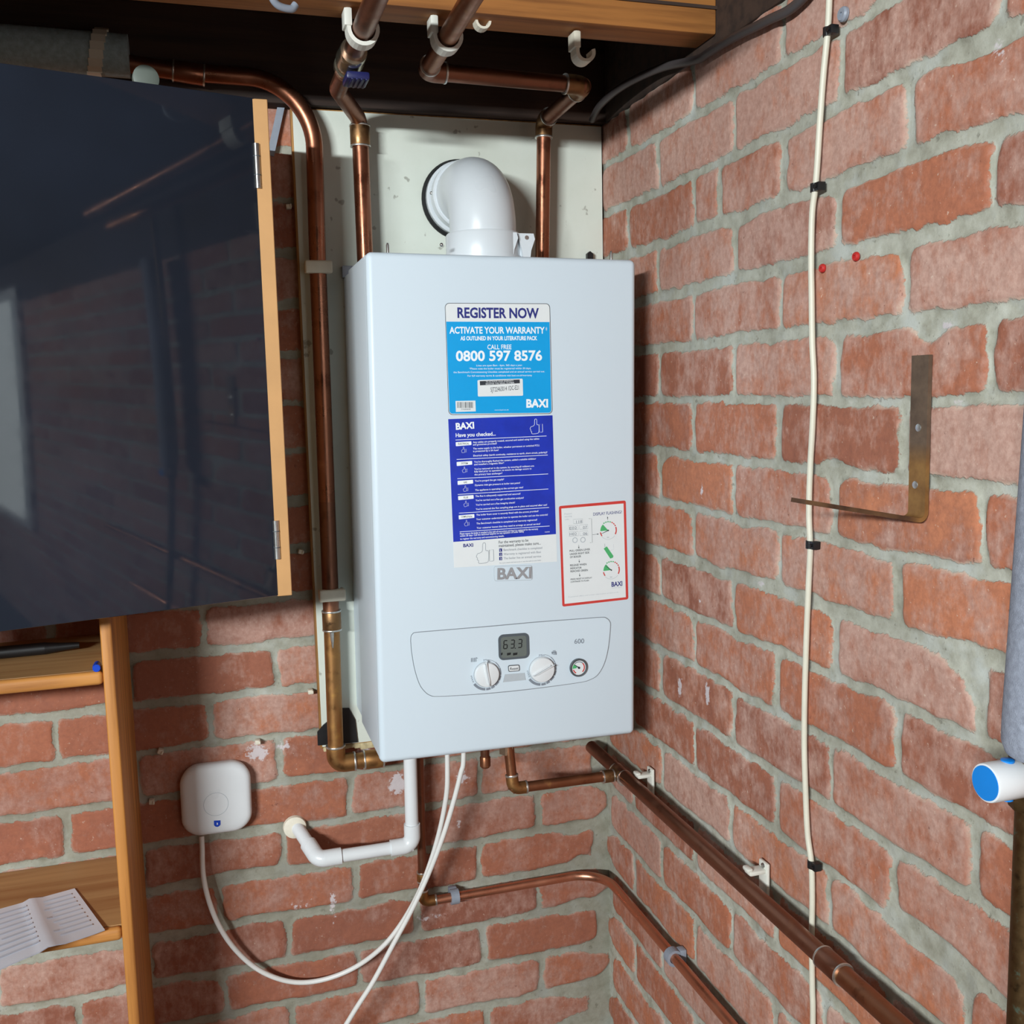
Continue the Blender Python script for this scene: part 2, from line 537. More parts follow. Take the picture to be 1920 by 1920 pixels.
def fillet(pts, rad, seg=12):
    pts = [Vector(p) for p in pts]
    out = [pts[0]]
    for i in range(1, len(pts) - 1):
        r = rad[i - 1] if isinstance(rad, (list, tuple)) else rad
        a = (pts[i - 1] - pts[i]); b = (pts[i + 1] - pts[i])
        la, lb = a.length, b.length; a.normalize(); b.normalize()
        ang = a.angle(b)
        if ang > math.pi - 0.02: out.append(pts[i]); continue
        t = min(r / math.tan(ang / 2), la * 0.49, lb * 0.49)
        r2 = t * math.tan(ang / 2)
        p0 = pts[i] + a * t; p1 = pts[i] + b * t
        ctr = pts[i] + (a + b).normalized() * (r2 / math.sin(ang / 2))
        for k in range(seg + 1):
            f = k / seg
            u0, u1 = p0 - ctr, p1 - ctr
            w = u0.angle(u1, 0.0)
            v = (u0 * math.sin((1 - f) * w) + u1 * math.sin(f * w)) / math.sin(w) if w > 1e-4 else u0
            out.append(ctr + v)
    out.append(pts[-1])
    return out


def smooth_path(pts, per=10):
    """Catmull-Rom through the points"""
    P = [Vector(p) for p in pts]
    P = [P[0] * 2 - P[1]] + P + [P[-1] * 2 - P[-2]]
    out = []
    for i in range(1, len(P) - 2):
        for k in range(per):
            t = k / per
            a, b, c, d = P[i - 1], P[i], P[i + 1], P[i + 2]
            out.append(0.5 * ((2 * b) + (c - a) * t + (2 * a - 5 * b + 4 * c - d) * t * t + (3 * b - a - 3 * c + d) * t ** 3))
    out.append(P[-2])
    return out


def rrect(x0, z0, x1, z1, r, y, seg=6):
    pts = []
    for cx, cz, a0 in ((x1 - r, z1 - r, 0), (x0 + r, z1 - r, 90), (x0 + r, z0 + r, 180), (x1 - r, z0 + r, 270)):
        for k in range(seg + 1):
            a = math.radians(a0 + 90 * k / seg)
            pts.append(Vector((cx + r * math.cos(a), y, cz + r * math.sin(a))))
    return pts


# ------------------------------------------------------------------ brick walls
G = 0.07669633
rng = np.random.default_rng(7)


def vnoise(u, z, cell, seed):
    r = np.random.default_rng(seed).random((256, 256))
    x = u / cell + 37.3; y = z / cell + 11.7
    xi = np.floor(x).astype(int); yi = np.floor(y).astype(int)
    fx = x - xi; fy = y - yi
    fx = fx * fx * (3 - 2 * fx); fy = fy * fy * (3 - 2 * fy)
    g = lambda a, b: r[a % 256, b % 256]
    return (g(xi, yi) * (1 - fx) + g(xi + 1, yi) * fx) * (1 - fy) + (g(xi, yi + 1) * (1 - fx) + g(xi + 1, yi + 1) * fx) * fy


def brick_wall(name, side, zj0, perp_even, perp_odd, pitch, us, zs, wash, dulling, extra, smears, paints, seed):
    """us: distances from the corner, zs: heights; perps: first vertical joint of even / odd courses"""
    U, Z = np.meshgrid(us, zs)
    U2 = U + (vnoise(U, Z, 0.018, seed) - 0.5) * 0.004 + (vnoise(U, Z, 0.05, seed + 1) - 0.5) * 0.005
    Z2 = Z + (vnoise(U, Z, 0.02, seed + 2) - 0.5) * 0.004 + (vnoise(U, Z, 0.07, seed + 3) - 0.5) * 0.005
    cf = (zj0 - Z2) / G
    n = np.floor(cf).astype(int)
    fr = (cf - n) * G
    rs = np.random.default_rng(seed)
    bj = rs.uniform(0.0050, 0.0084, 400)
    dz = np.minimum(fr - bj[(n + 100) % 400], (G - fr) - bj[(n + 101) % 400])
    du = np.full_like(U, 9.0)
    bid = np.zeros(U.shape, int)
    for c in range(n.min(), n.max() + 1):
        m = n == c
        if not m.any(): continue
        p0 = perp_even if c % 2 == 0 else perp_odd
        js = [p0 + k * pitch + rs.uniform(-0.003, 0.003) for k in range(-1, int(us.max() / pitch) + 2)] + extra.get(c, [])
        js = sorted(j for j in js if j > 0.006)
        uu = U2[m]
        arr = np.array(js); hw = rs.uniform(0.0036, 0.0062, len(arr) + 2)
        idx = np.searchsorted(arr, uu)
        lo = np.where(idx > 0, uu - arr[np.maximum(idx - 1, 0)] - hw[np.maximum(idx - 1, 0)], uu + 0.02)
        hi = np.where(idx < len(arr), arr[np.minimum(idx, len(arr) - 1)] - uu - hw[np.minimum(idx, len(arr) - 1)], 9)
        du[m] = np.minimum(lo, hi)
        bid[m] = (c + 200) * 97 + idx
    # soft min so that the brick corners are rounded
    k = 0.004
    d = -k * np.log(np.exp(-np.clip(dz, -0.05, 0.05) / k) + np.exp(-np.clip(du, -0.05, 0.05) / k))
    for (su, sz, ru, rz, amt) in smears:      # places where mortar is smeared over the bricks
        q = ((U - su) / ru) ** 2 + ((Z - sz) / rz) ** 2
        d = d - amt * np.exp(-q * 1.2)
    tone = rs.random(40000)[bid % 40000]
    tone_b = rs.random(40000)[(bid * 7 + 13) % 40000]
    wsh = np.clip(wash + (rs.random(40000)[(bid * 3 + 5) % 40000] - 0.5) * 0.55 + (vnoise(U, Z, 0.35, seed + 9) - 0.5) * 0.3, 0, 1)
    dull_amt = np.clip(dulling + (vnoise(U, Z, 0.16, seed + 11) - 0.5) * 0.7 + (vnoise(U, Z, 0.05, seed + 12) - 0.5) * 0.3, 0, 1)  # how far mortar and clay are dulled: amount per wall plus noise
    pnt = np.zeros_like(U)
    for (su, sz, ru, rz, amt) in paints:
        pnt = np.maximum(pnt, amt * np.exp(-(((U - su) / ru) ** 2 + ((Z - sz) / rz) ** 2)))
    face = np.clip((d * 1000 + 1.5) / 4.5, 0, 1); face = face * face * (3 - 2 * face)
    depth = face * 0.0035 + (vnoise(U, Z, 0.012, seed + 4) - 0.5) * 0.0012 + (vnoise(U, Z, 0.06, seed + 5) - 0.5) * 0.002 - 0.0045
    h, w = U.shape
    co = np.empty((h * w, 3))
    if side == 'right':
        co[:, 0] = -depth.ravel(); co[:, 1] = -U.ravel()
    else:
        co[:, 0] = -U.ravel(); co[:, 1] = -depth.ravel()
    co[:, 2] = Z.ravel()
    i = np.arange(h * w).reshape(h, w)
    q = np.stack([i[:-1, :-1], i[:-1, 1:], i[1:, 1:], i[1:, :-1]], -1).reshape(-1, 4)
    if side == 'right': q = q[:, :]
    else: q = q[:, ::-1]
    me = bpy.data.meshes.new(name)
    me.vertices.add(len(co)); me.vertices.foreach_set('co', co.ravel())
    me.loops.add(q.size); me.loops.foreach_set('vertex_index', q.ravel().astype(np.int32))
    me.polygons.add(len(q)); me.polygons.foreach_set('loop_start', np.arange(0, q.size, 4, dtype=np.int32))
    me.polygons.foreach_set('loop_total', np.full(len(q), 4, np.int32))
    me.polygons.foreach_set('use_smooth', np.ones(len(q), bool))
    for nm, a in (('edge', d * 1000), ('tone', tone), ('tone_b', tone_b), ('wash', wsh), ('paint', pnt), ('dulling', dull_amt)):
        at = me.attributes.new(nm, 'FLOAT', 'POINT')
        at.data.foreach_set('value', a.ravel().astype(np.float32))
    me.materials.append(MT['brick'])
    me.update(); me.validate()
    o = bpy.data.objects.new(name, me); COL.objects.link(o)
    o['kind'] = 'structure'
    return o


def steps(*segs):
    a = []
    for s, e, st in segs: a += list(np.arange(s, e, st))
    a.append(segs[-1][1])
    return np.array(a)


def U_r(px, py): p = on_x(px, py); return -p.y, p.z
def U_b(px, py): p = on_y(px, py); return -p.x, p.z


def blobs(fn, lst): return [fn(px, py) + (ru, rz, a) for px, py, ru, rz, a in lst]


WALL_TOP = 2.022
sm_r = blobs(U_r, [(1760, 1785, .05, .022, .02), (1700, 1745, .03, .02, .014), (1800, 1270, .03, .02, .016), (1740, 640, .025, .018, .012), (1560, 880, .02, .02, .01),
                   (1240, 860, .02, .012, .008), (1640, 450, .04, .008, .004), (1840, 90, .05, .012, .006), (1600, 340, .06, .01, .005), (1480, 300, .04, .01, .005)])
sm_r += [(0.0, z, 0.022, 0.05, 0.012) for z in np.arange(0.45, 0.95, 0.06)]
pt_r = blobs(U_r, [(1273, 1290, .010, .02, .8), (1325, 1300, .009, .022, .75), (1315, 920, .006, .014, .7), (1328, 885, .005, .008, .6), (1312, 1125, .006, .01, .6),
                   (1765, 610, .025, .006, .55), (1800, 755, .02, .006, .55), (1600, 752, .02, .006, .5), (1420, 1095, .02, .006, .5), (1880, 90, .02, .02, .5), (1290, 1520, .05, .01, .35)])
brick_wall('wall_right', 'right', 1.95331762, 0.0075, 0.117, 0.2205,
           steps((-0.009, 1.15, 0.003), (1.15, 5.0, 0.02)), steps((0.0, 0.45, 0.012), (0.45, WALL_TOP, 0.003)),
           0.54, 0.22, {1: [0.4105]}, sm_r, pt_r, 11)
sm_b = blobs(U_b, [(1090, 1600, .03, .03, .012), (1085, 1700, .035, .02, .012), (1090, 1890, .05, .05, .018), (1075, 1560, .03, .012, .01), (1110, 1790, .025, .03, .012),
                   (960, 1690, .05, .01, .005), (700, 1600, .04, .012, .006), (450, 1640, .08, .012, .012), (470, 1560, .06, .01, .01)])
sm_b += [(0.0, z, 0.02, 0.05, 0.012) for z in np.arange(0.45, 0.95, 0.06)]
pt_b = blobs(U_b, [(745, 1470, .016, .03, .85), (480, 1412, .025, .018, .8), (530, 1400, .02, .012, .7), (625, 1700, .008, .05, .55), (790, 1725, .05, .012, .55), (680, 1410, .02, .012, .7),
                   (870, 1460, .02, .022, .6), (800, 1480, .02, .012, .5), (560, 1700, .06, .02, .42), (860, 1545, .006, .016, .6), (850, 1580, .05, .006, .45)])
brick_wall('wall_back', 'back', 1.19524863, 0.1285, 0.0155, 0.2200,
           steps((-0.009, 1.06, 0.003), (1.06, 3.2, 0.02)), steps((0.0, 0.5, 0.012), (0.5, 1.36, 0.003), (1.36, WALL_TOP, 0.008)),
           0.42, 0.62, {}, sm_b, pt_b, 23)

# ------------------------------------------------------------------ the rest of the room
def struct(name, mb, **k):
    return mb.build(name, kind='structure', **k)
struct('wall_left', MB().box((-3.3, -5.0, 0), (-3.2, 0, 2.5), 'plaster'))
struct('wall_front', MB().box((-3.3, -5.1, 0), (0.1, -5.0, 2.5), 'plaster'))
struct('floor', MB().box((-3.3, -5.1, -0.1), (0.1, 0.1, 0.0), 'concrete'))
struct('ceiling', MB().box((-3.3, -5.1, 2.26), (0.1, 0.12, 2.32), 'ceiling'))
d1 = MB()
d1.box((-2.7, -4.995, 0.0), (-0.3, -4.955, 2.05), 'garage_door', 0.004)
for k in range(7):
    d1.box((-2.66, -4.957, 0.08 + k * 0.28), (-0.34, -4.94, 0.30 + k * 0.28), 'garage_door', 0.006)
struct('door_1', d1)
w1 = MB()
w1.box((-0.03, -2.96, 0.70), (-0.0, -2.19, 0.76), 'white_plastic', 0.004)
w1.box((-0.03, -2.96, 2.05), (-0.0, -2.19, 2.11), 'white_plastic', 0.004)
w1.box((-0.03, -2.96, 0.76), (-0.0, -2.91, 2.05), 'white_plastic', 0.004)
w1.box((-0.03, -2.24, 0.76), (-0.0, -2.19, 2.05), 'white_plastic', 0.004)
w1.box((-0.012, -2.91, 0.76), (-0.004, -2.24, 2.05), 'glass')
struct('window_1', w1)
# wall plates sitting on the brickwork, dark old timber
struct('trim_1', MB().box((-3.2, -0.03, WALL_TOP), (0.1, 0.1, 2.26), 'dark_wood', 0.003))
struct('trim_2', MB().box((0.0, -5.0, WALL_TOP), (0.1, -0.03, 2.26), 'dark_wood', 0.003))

# ceiling joist in front of the boiler
JZ = 2.035
j = MB().box((-3.2, -0.405, JZ), (0.0, -0.350, 2.26), 'joist', 0.003)
j.box((-3.2, -0.4075, JZ + 0.03), (0.0, -0.405, JZ + 0.034), 'dark_wood')
tag(j.build('ceiling_joist', origin=(-1.6, -0.378, JZ)), 'orange brown timber ceiling joist above the boiler carrying the pipe clips', 'joist')

# ------------------------------------------------------------------ white backing board
b = MB()
x0, x1, z0, z1 = -0.5045, -0.0015, 1.020, 2.0205
b.box((x0, -0.018, z0), (x1, -0.0035, z1), 'ply_edge', 0.001)
nb = MB(); nb.box((x0 + 0.003, -0.0184, z0 + 0.003), (x1, -0.0178, z1 - 0.002), 'board')
bd = thing('backing_board', ((x0 + x1) / 2, -0.010, z0), 'white painted plywood board on the brick wall behind the boiler', 'board')
b.build('plywood_core', bd)
nb.build('painted_face', bd)
bb = MB()
random.seed(4)
xx = -0.50
while xx < -0.40:
    bb.box((xx, -0.0195, z0 - 0.004 - random.random() * 0.006), (xx + 0.012, -0.004, z0 + 0.002), 'limescale', 0.0015)
    xx += 0.010
bb.build('crumbling_edge', bd, label='crumbly yellowed lower edge')

# ------------------------------------------------------------------ boiler
F = -0.2603
NF = Vector((0, -1, 0))
def fp(px, py, off=0.0): return on_y(px, py, F - off)
def fmm(px, py, npx):                                             # size of npx photo pixels on the front panel
    return (fp(px + npx / 2, py) - fp(px - npx / 2, py)).length
BX0, BX1, BZ0, BZ1 = -0.4417, -0.0530, 1.0708, 1.7745
BC = Vector(((BX0 + BX1) / 2, 0, (BZ0 + BZ1) / 2))
ROT = Matrix.Translation(BC) @ Matrix.Rotation(0.0118, 4, 'Y') @ Matrix.Translation(-BC)
boiler = thing('combi_boiler', (BC.x, -0.03, BZ0), 'white wall hung combi boiler with stickers and control panel on its front', 'boiler')
MB().box((BX0 + 0.0012, F + 0.020, BZ0 + 0.002), (BX1 - 0.0012, -0.078, BZ1 - 0.001), 'boiler', 0.004, 3, ROT).build('casing', boiler)
fpn = MB().box((BX0, F, BZ0), (BX1, F + 0.0205, BZ1), 'boiler', 0.0085, 5, ROT)
fpn.build('front_panel', boiler, smooth=50)
fr = MB()
fr.box((BX0 + 0.0022, -0.082, BZ0 + 0.012), (BX0 + 0.016, -0.0185, BZ1 - 0.006), 'boiler', 0.001, 1, ROT)
fr.build('mounting_frame', boiler)
fr = MB()
fr.box((BX1 - 0.016, -0.082, BZ0 + 0.012), (BX1 - 0.0022, -0.0185, BZ1 - 0.006), 'boiler', 0.001, 1, ROT)
fr.build('mounting_frame', boiler)
MB().box((BX0 + 0.003, -0.034, BZ1 - 0.006), (BX0 + 0.030, -0.0186, BZ1 + 0.012), 'grey_plastic', 0.001).build('frame_bracket', boiler, label='small grey metal bracket at the top left')
tab = MB(); p = on_y(1107, 480, -0.03)
tab.prism([p + Vector((dx, 0, dz)) for dx, dz in ((-.005, -.012), (.005, -.012), (.005, .004), (0, .008), (-.005, .004))], (0, 1, 0), 0.008, 'black_plastic')
tab.build('hanging_tab', boiler, label='black hanging tab behind the top edge')
for q in ((727, 468), (1146, 482)):
    p = on_y(q[0], q[1], -0.19)
    s_ = MB(); s_.lathe([(.0022, -.016), (.0022, .006), (.0012, .009)], p, (0, 0, 1), 'steel', 12)
    s_.build('top_screw', boiler)
MB().box(fp(987, 1399) + Vector((0, .03, -.004)), fp(1046, 1394) + Vector((0, .06, .004)), 'white_plastic', 0.001).build('condensate_tray', boiler)

# control panel
zc = lambda x, y: (750 + x * .234375, 1140 + y * .234375)
outline = [(86, 262), (89, 228), (103, 206), (130, 196), (300, 181), (700, 148), (1100, 112), (1400, 90), (1610, 75), (1652, 82), (1677, 106), (1683, 145), (1670, 290), (1648, 400), (1618, 478),
           (1575, 540), (1520, 572), (1450, 592), (1200, 628), (900, 664), (600, 690), (310, 706), (240, 697), (195, 664), (155, 605), (118, 490), (95, 360)]
oc = smooth_path([fp(*zc(*q)) for q in outline + [outline[0]]], 5)[:-1]
cpan = MB().prism([p + Vector((0, 0.0005, 0)) for p in oc], NF, 0.0016, 'boiler', 0.0008).build('control_panel', boiler, smooth=20)
ctr = sum(oc, Vector()) / len(oc)
MB().tube([p + Vector((0, -0.0001, 0)) for p in oc], 0.0007, 'gap', 6, closed=True).build('panel_gap', cpan, label='thin grey outline of the control panel')
CO = 0.0012
def cp(x, y, off=0.0): return fp(*zc(x, y), CO + off)
# display
def rr_px(fn, quad, r, seg=5):
    """rounded quad from four corner points (TL TR BR BL) given on a surface"""
    P = [fn(*q) for q in quad]
    return fillet_closed(P, r, seg)
def fillet_closed(P, r, seg=5):
    n = len(P); out = []
    for i in range(n):
        f = fillet([P[i - 1], P[i], P[(i + 1) % n]], r, seg)
        out += f[1:-1]
    return out
dsp = MB()
dsp.prism(rr_px(lambda x, y: cp(x, y), [(784, 214), (1030, 196), (1036, 398), (790, 420)], 0.0075), NF, 0.0008, 'lcd_frame')
disp = dsp.build('display_screen', cpan, label='grey display showing 63.3')
l = MB(); l.prism(rr_px(lambda x, y: cp(x, y, .0008), [(806, 234), (1010, 219), (1014, 384), (810, 402)], 0.004), NF, 0.0002, 'lcd'); l.build('liquid_crystal', cpan)
t = MB()
# seven-segment digits
def seg7(mb, ch, tl, tr, bl, mat, th):
    tl, tr, bl = Vector(tl), Vector(tr), Vector(bl); ex = tr - tl; ez = bl - tl
    segs = {'6': 'afgecd', '3': 'abgcd', '0': 'abcdef', '2': 'abged', '7': 'abc', '1': 'bc', '8': 'abcdefg', 'E': 'afged', 'H': 'fegbc', '5': 'afgcd', '9': 'abfgcd', 'L': 'fed', '4': 'fgbc'}[ch]
    P = {'a': ((0, 0), (1, 0)), 'b': ((1, 0), (1, .5)), 'c': ((1, .5), (1, 1)), 'd': ((0, 1), (1, 1)), 'e': ((0, .5), (0, 1)), 'f': ((0, 0), (0, .5)), 'g': ((0, .5), (1, .5))}
    for s in segs:
        (a, b_), (c, d_) = P[s]
        p = tl + ex * a + ez * b_; q = tl + ex * c + ez * d_
        dr = (q - p).normalized(); sd = dr.cross(NF).normalized() * th
        p = p + dr * th * .5; q = q - dr * th * .5
        mb.prism([p + sd, q + sd, q - sd, p - sd], NF, 0.00012, mat)
for x, ch in ((828, '6'), (884, '3'), (944, '3')):
    y = 262 - (x - 828) * .08
    seg7(t, ch, cp(x + 4, y, .00105), cp(x + 32, y - 2, .00105), cp(x, y + 64, .00105), 'lcd_ink', 0.00075)
t.prism([cp(x, y, .00105) for x, y in ((918, 318), (926, 318), (926, 326), (918, 326))], NF, .00012, 'lcd_ink')
for x0_, x1_ in ((808, 822), (856, 888), (904, 940)):
    t.prism([cp(x, y, .00105) for x, y in ((x0_, 360), (x1_, 356), (x1_ - 3, 374), (x0_, 380))], NF, .00012, 'lcd_ink')
t.build('display_digits', cpan)
# knobs
def knob(cx, cy, rpx, a, b_, lab):
    c = cp(cx, cy); r = (cp(cx + rpx, cy) - c).length
    k = MB()
    k.lathe([(r, 0), (r, .004), (r * .95, .0062), (r * .5, .0078), (.0002, .0082)], c, NF, 'white_plastic', 40)
    ko = k.build('control_knob', cpan, label=lab, smooth=50)
    p, q = cp(*a, .0065), cp(*b_, .0065)
    dr = (q - p).normalized(); sd = dr.cross(NF).normalized()
    k2 = MB(); w0 = r * .12
    k2.prism([p + sd * w0 * .4, p + sd * w0 + dr * r * .3, q + sd * w0 - dr * r * .3, q + sd * w0 * .4, q - sd * w0 * .4, q - sd * w0 - dr * r * .3, p - sd * w0 - dr * r * .3, p - sd * w0 * .4], NF, .0035, 'white_plastic', .0008)
    k2.prism([p + sd * w0 * .25, q + sd * w0 * .25, q - sd * w0 * .25, p - sd * w0 * .25], NF, .0039, 'pale_ink')
    k2.build('grip_ridge', cpan)
    return c, r
def arc_strip(mb, c, r0, r1, a0, a1, mat, off, n=10):
    """flat ring sector on a front facing surface, clock angles in degrees"""
    pi_, po = [], []
    for k in range(n + 1):
        a = math.radians(a0 + (a1 - a0) * k / n)
        v = Vector((math.sin(a), 0, math.cos(a)))
        pi_.append(c + v * r0 + NF * off); po.append(c + v * r1 + NF * off)
    for k in range(n):
        mb.prism([pi_[k], po[k], po[k + 1], pi_[k + 1]], NF, .00012, mat)
for (cx, cy, a, b_, lab) in ((690, 530, (681, 447), (712, 618), 'left heating knob with upright ridge'), (1132, 490, (1204, 458), (1066, 540), 'right hot water knob with slanting ridge')):
    c, r = knob(cx, cy, 96, a, b_, lab)
    c2 = Vector(c); mk = MB()
    arc_strip(mk, c2, r * 1.02, r * 1.06, 0, 359, 'pale_ink', .0003, 40)
    for a0, a1, w0, w1 in ((14, 38, 1.17, 1.2), (40, 68, 1.16, 1.22), (70, 98, 1.16, 1.24), (101, 120, 1.16, 1.26), (124, 144, 1.15, 1.28), (148, 162, 1.14, 1.30), (165, 182, 1.13, 1.31), (186, 236, 1.12, 1.32)):
        arc_strip(mk, c2, r * w0, r * w1, a0, a1, 'grey_ink', .0003, 6)
    mk.build('dial_scale', cpan)
mk = MB()
mk.text('Min', cp(668, 424), cp(712, 420), NF, 'grey_ink', fmm(910, 1240, 3.2), .0004)
mk.build('scale_lettering', cpan); mk = MB()
mk.text('Min', cp(1112, 385), cp(1156, 381), NF, 'grey_ink', fmm(1010, 1230, 3.2), .0004)
mk.build('scale_lettering', cpan); mk = MB()
mk.text('MAX', cp(562, 545), cp(582, 600), NF, 'grey_ink', fmm(880, 1270, 3), .0004)
mk.build('scale_lettering', cpan); mk = MB()
mk.text('MAX', cp(1012, 505), cp(1030, 558), NF, 'grey_ink', fmm(990, 1270, 3), .0004)
mk.build('scale_lettering', cpan)
mk = MB()
for k in range(4):
    x = 568 + k * 12
    mk.prism([cp(x, 400 - k), cp(x + 5, 400 - k), cp(x + 5, 432 - k), cp(x, 432 - k)], NF, .0004, 'grey_ink')
mk.prism([cp(608, 394), cp(622, 400), cp(622, 404), cp(608, 400)], NF, .0004, 'grey_ink')
mk.build('radiator_symbol', cpan)
mk = MB()
for q in ([(1212, 350), (1250, 346), (1250, 356), (1212, 360)], [(1240, 356), (1252, 356), (1252, 374), (1242, 374)], [(1222, 341), (1244, 339), (1244, 344), (1222, 346)], [(1214, 360), (1222, 360), (1222, 370), (1214, 370)], [(1228, 360), (1236, 360), (1236, 374), (1228, 374)]):
    mk.prism([cp(*z) for z in q], NF, .0004, 'grey_ink')
mk.build('tap_symbol', cpan)
mk = MB()
mk.text('600', cp(1394, 286), cp(1472, 281), NF, 'grey_ink', fmm(1085, 1204, 8.5), .0004, .006)
mk.build('model_lettering', cpan)
rb = MB()
rb.prism(rr_px(lambda x, y: cp(x, y), [(862, 458), (954, 451), (959, 503), (867, 511)], .0025), NF, .0008, 'gauge_ring')
rb.prism(rr_px(lambda x, y: cp(x, y), [(868, 464), (949, 457), (953, 498), (872, 505)], .0018), NF, .0016, 'white_plastic', .0004)
rb.text('Reset', cp(880, 496, .0016), cp(948, 491, .0016), NF, 'ink', fmm(963, 1254, 4.6), .0001, .012)
rb.build('reset_button', cpan)
pl = MB(); pl.prism([cp(*q) for q in ((838, 531), (994, 518), (1004, 575), (822, 594))], NF, .0006, 'pale_ink'); pl.build('cover_plug', cpan)
# pressure gauge
c = cp(1425, 474); r = (cp(1494, 474) - cp(1356, 474)).length / 2
g = MB(); g.lathe([(r, 0), (r, .003), (r * .93, .004), (r * .80, .0034), (r * .80, .002)], c, NF, 'gauge_ring', 40)
gg = g.build('pressure_gauge', cpan, smooth=40)
g = MB(); cz = c + NF * .0
g.lathe([(r * .80, .0005), (r * .80, .0024)], c, NF, 'sticker_white', 40)
arc_strip(g, c, r * .58, r * .70, -150, -105, 'red_ink', .0026); arc_strip(g, c, r * .25, r * .70, -95, -50, 'green_ink', .0026); arc_strip(g, c, r * .60, r * .70, -45, 60, 'grey_ink', .0026, 14); arc_strip(g, c, r * .58, r * .70, 45, 140, 'red_ink', .0027, 14)
nd = Vector((math.sin(math.radians(-52)), 0, math.cos(math.radians(-52)))); sd = nd.cross(NF)
g.prism([c + NF * .0029 + nd * r * .7 + sd * .0003, c + NF * .0029 - nd * r * .15 + sd * .0008, c + NF * .0029 - nd * r * .15 - sd * .0008, c + NF * .0029 + nd * r * .7 - sd * .0003], NF, .0003, 'ink')
g.lathe([(r * .12, .0024), (r * .12, .0036)], c, NF, 'ink', 16)
g.build('gauge_face', cpan)

# badge with raised letters
bg = MB()
bg.prism(rr_px(lambda x, y: fp(x, y), [(926, 1062), (997, 1060), (998, 1087), (927, 1089)], .003), NF, .0010, 'boiler', .0004)
bg.tube([p + NF * .0004 for p in rr_px(lambda x, y: fp(x, y), [(926, 1062), (997, 1060), (998, 1087), (927, 1089)], .003)], .0005, 'pale_ink', 6, closed=True)
badge = bg.build('name_badge', boiler)
bt = MB(); bt.text('BAXI', fp(932, 1086, .001), fp(996, 1083.5, .001), NF, 'chrome', fmm(960, 1075, 20), .0009, .03)
bt.build('lettering', badge)

# --- sticker: register now
st = MB()
qd = [(834, 568), (1031, 569), (1036, 776), (841, 778)]
st.prism(rr_px(lambda x, y: fp(x, y), qd, .006), NF, .00025, 'ink')
sw = thing_part = st.build('warranty_sticker', boiler, label='light blue register now warranty sticker with white top')
s2 = MB()
inn = [(835, 569), (1030, 570), (1035, 775), (842, 777)]
P = rr_px(lambda x, y: fp(x, y, .0002), inn, .0055)
s2.prism(P, NF, .0002, 'sticker_white')
zcut = fp(930, 603).z
low = [q for q in P if q.z < zcut]
a_, b_ = fp(835.6, 602.5, .0002), fp(1031, 603.5, .0002)
P2 = fillet_closed([fp(836.5, 603, .0003), fp(1030, 603.5, .0003), fp(1034, 774, .0003), fp(842.8, 775.8, .0003)], .0045)
top_edge = [fp(836.5, 603, .0003), fp(1030.2, 603.8, .0003)]
P2 = [p for p in P2 if p.z < zcut - .02] + []
P2 = sorted(P2, key=lambda p: math.atan2(p.z - (zcut - .08), p.x + .24))
polyb = [p for p in P2] + [top_edge[1], top_edge[0]]
cc = sum(polyb, Vector()) / len(polyb)
polyb.sort(key=lambda p: math.atan2(p.z - cc.z, p.x - cc.x))
s2.prism(polyb, NF, .0002, 'sticker_blue')
s2.build('printed_ground', sw)
t = MB(); o_ = .0005
def ft(mb, s, l, r, cap, mat, off=.0006, bold=0.0):
    """lettering on the front panel: baseline end points and cap height in photo pixels"""
    mb.text(s, fp(*l), fp(*r), NF, mat, fmm((l[0] + r[0]) / 2, l[1], cap), off, bold)
zs_ = lambda x, y: (820 + x * .1979, 550 + y * .1979)
ft(t, 'REGISTER NOW', zs_(190, 230), zs_(962, 234), 17.5, 'navy_ink', bold=.03)
t.build('heading_lettering', sw)
t = MB()
ft(t, 'ACTIVATE YOUR WARRANTY', zs_(114, 380), zs_(1016, 380), 11.5, 'white_ink', bold=.025)
ft(t, '*', zs_(1026, 380), zs_(1040, 380), 11, 'white_ink')
ft(t, 'AS OUTLINED IN YOUR LITERATURE PACK', zs_(218, 445), zs_(945, 443), 7, 'white_ink', bold=.03)
ft(t, 'CALL FREE', zs_(474, 530), zs_(702, 529), 8.2, 'white_ink', bold=.012)
ft(t, '0800 597 8576', zs_(176, 640), zs_(992, 634), 17.5, 'white_ink', bold=.028)
ft(t, 'Lines are open 8am - 6pm, 365 days a year.', zs_(370, 692), zs_(806, 688), 3.2, 'white_ink')
ft(t, '*Please note the boiler must be registered within 30 days,', zs_(302, 722), zs_(886, 718), 3.2, 'white_ink')
ft(t, 'the Benchmark Commissioning Checklist completed and an annual service carried out.', zs_(152, 756), zs_(1016, 748), 3.2, 'white_ink')
ft(t, 'For full warranty terms & conditions visit baxi.co.uk/warranty', zs_(286, 790), zs_(896, 784), 3.2, 'white_ink')
t.build('call_lettering', sw)
t = MB()
ft(t, 'BAXI', zs_(842, 1080), zs_(1048, 1078), 14, 'white_ink', bold=.04)
t.build('name_lettering', sw)
t = MB()
ft(t, 'www.baxi.co.uk', zs_(540, 1110), zs_(675, 1108), 2, 'white_ink')
t.build('lettering', sw)
sl = MB()
sl.prism(rr_px(lambda x, y: fp(x, y, .0003), [zs_(380, 822), zs_(808, 808), zs_(812, 970), zs_(384, 978)], .0015), NF, .0003, 'sticker_white')
sl.prism([fp(*zs_(*q), .0006) for q in ((402, 832), (780, 816), (782, 852), (404, 872))], NF, .0001, 'ink')
ft(sl, 'TO ACTIVATE YOUR WARRANTY', zs_(458, 846), zs_(722, 834), 2.6, 'white_ink', .0008)
ft(sl, 'REGISTER THIS SERIAL NUMBER', zs_(458, 866), zs_(728, 853), 2.6, 'white_ink', .0008)
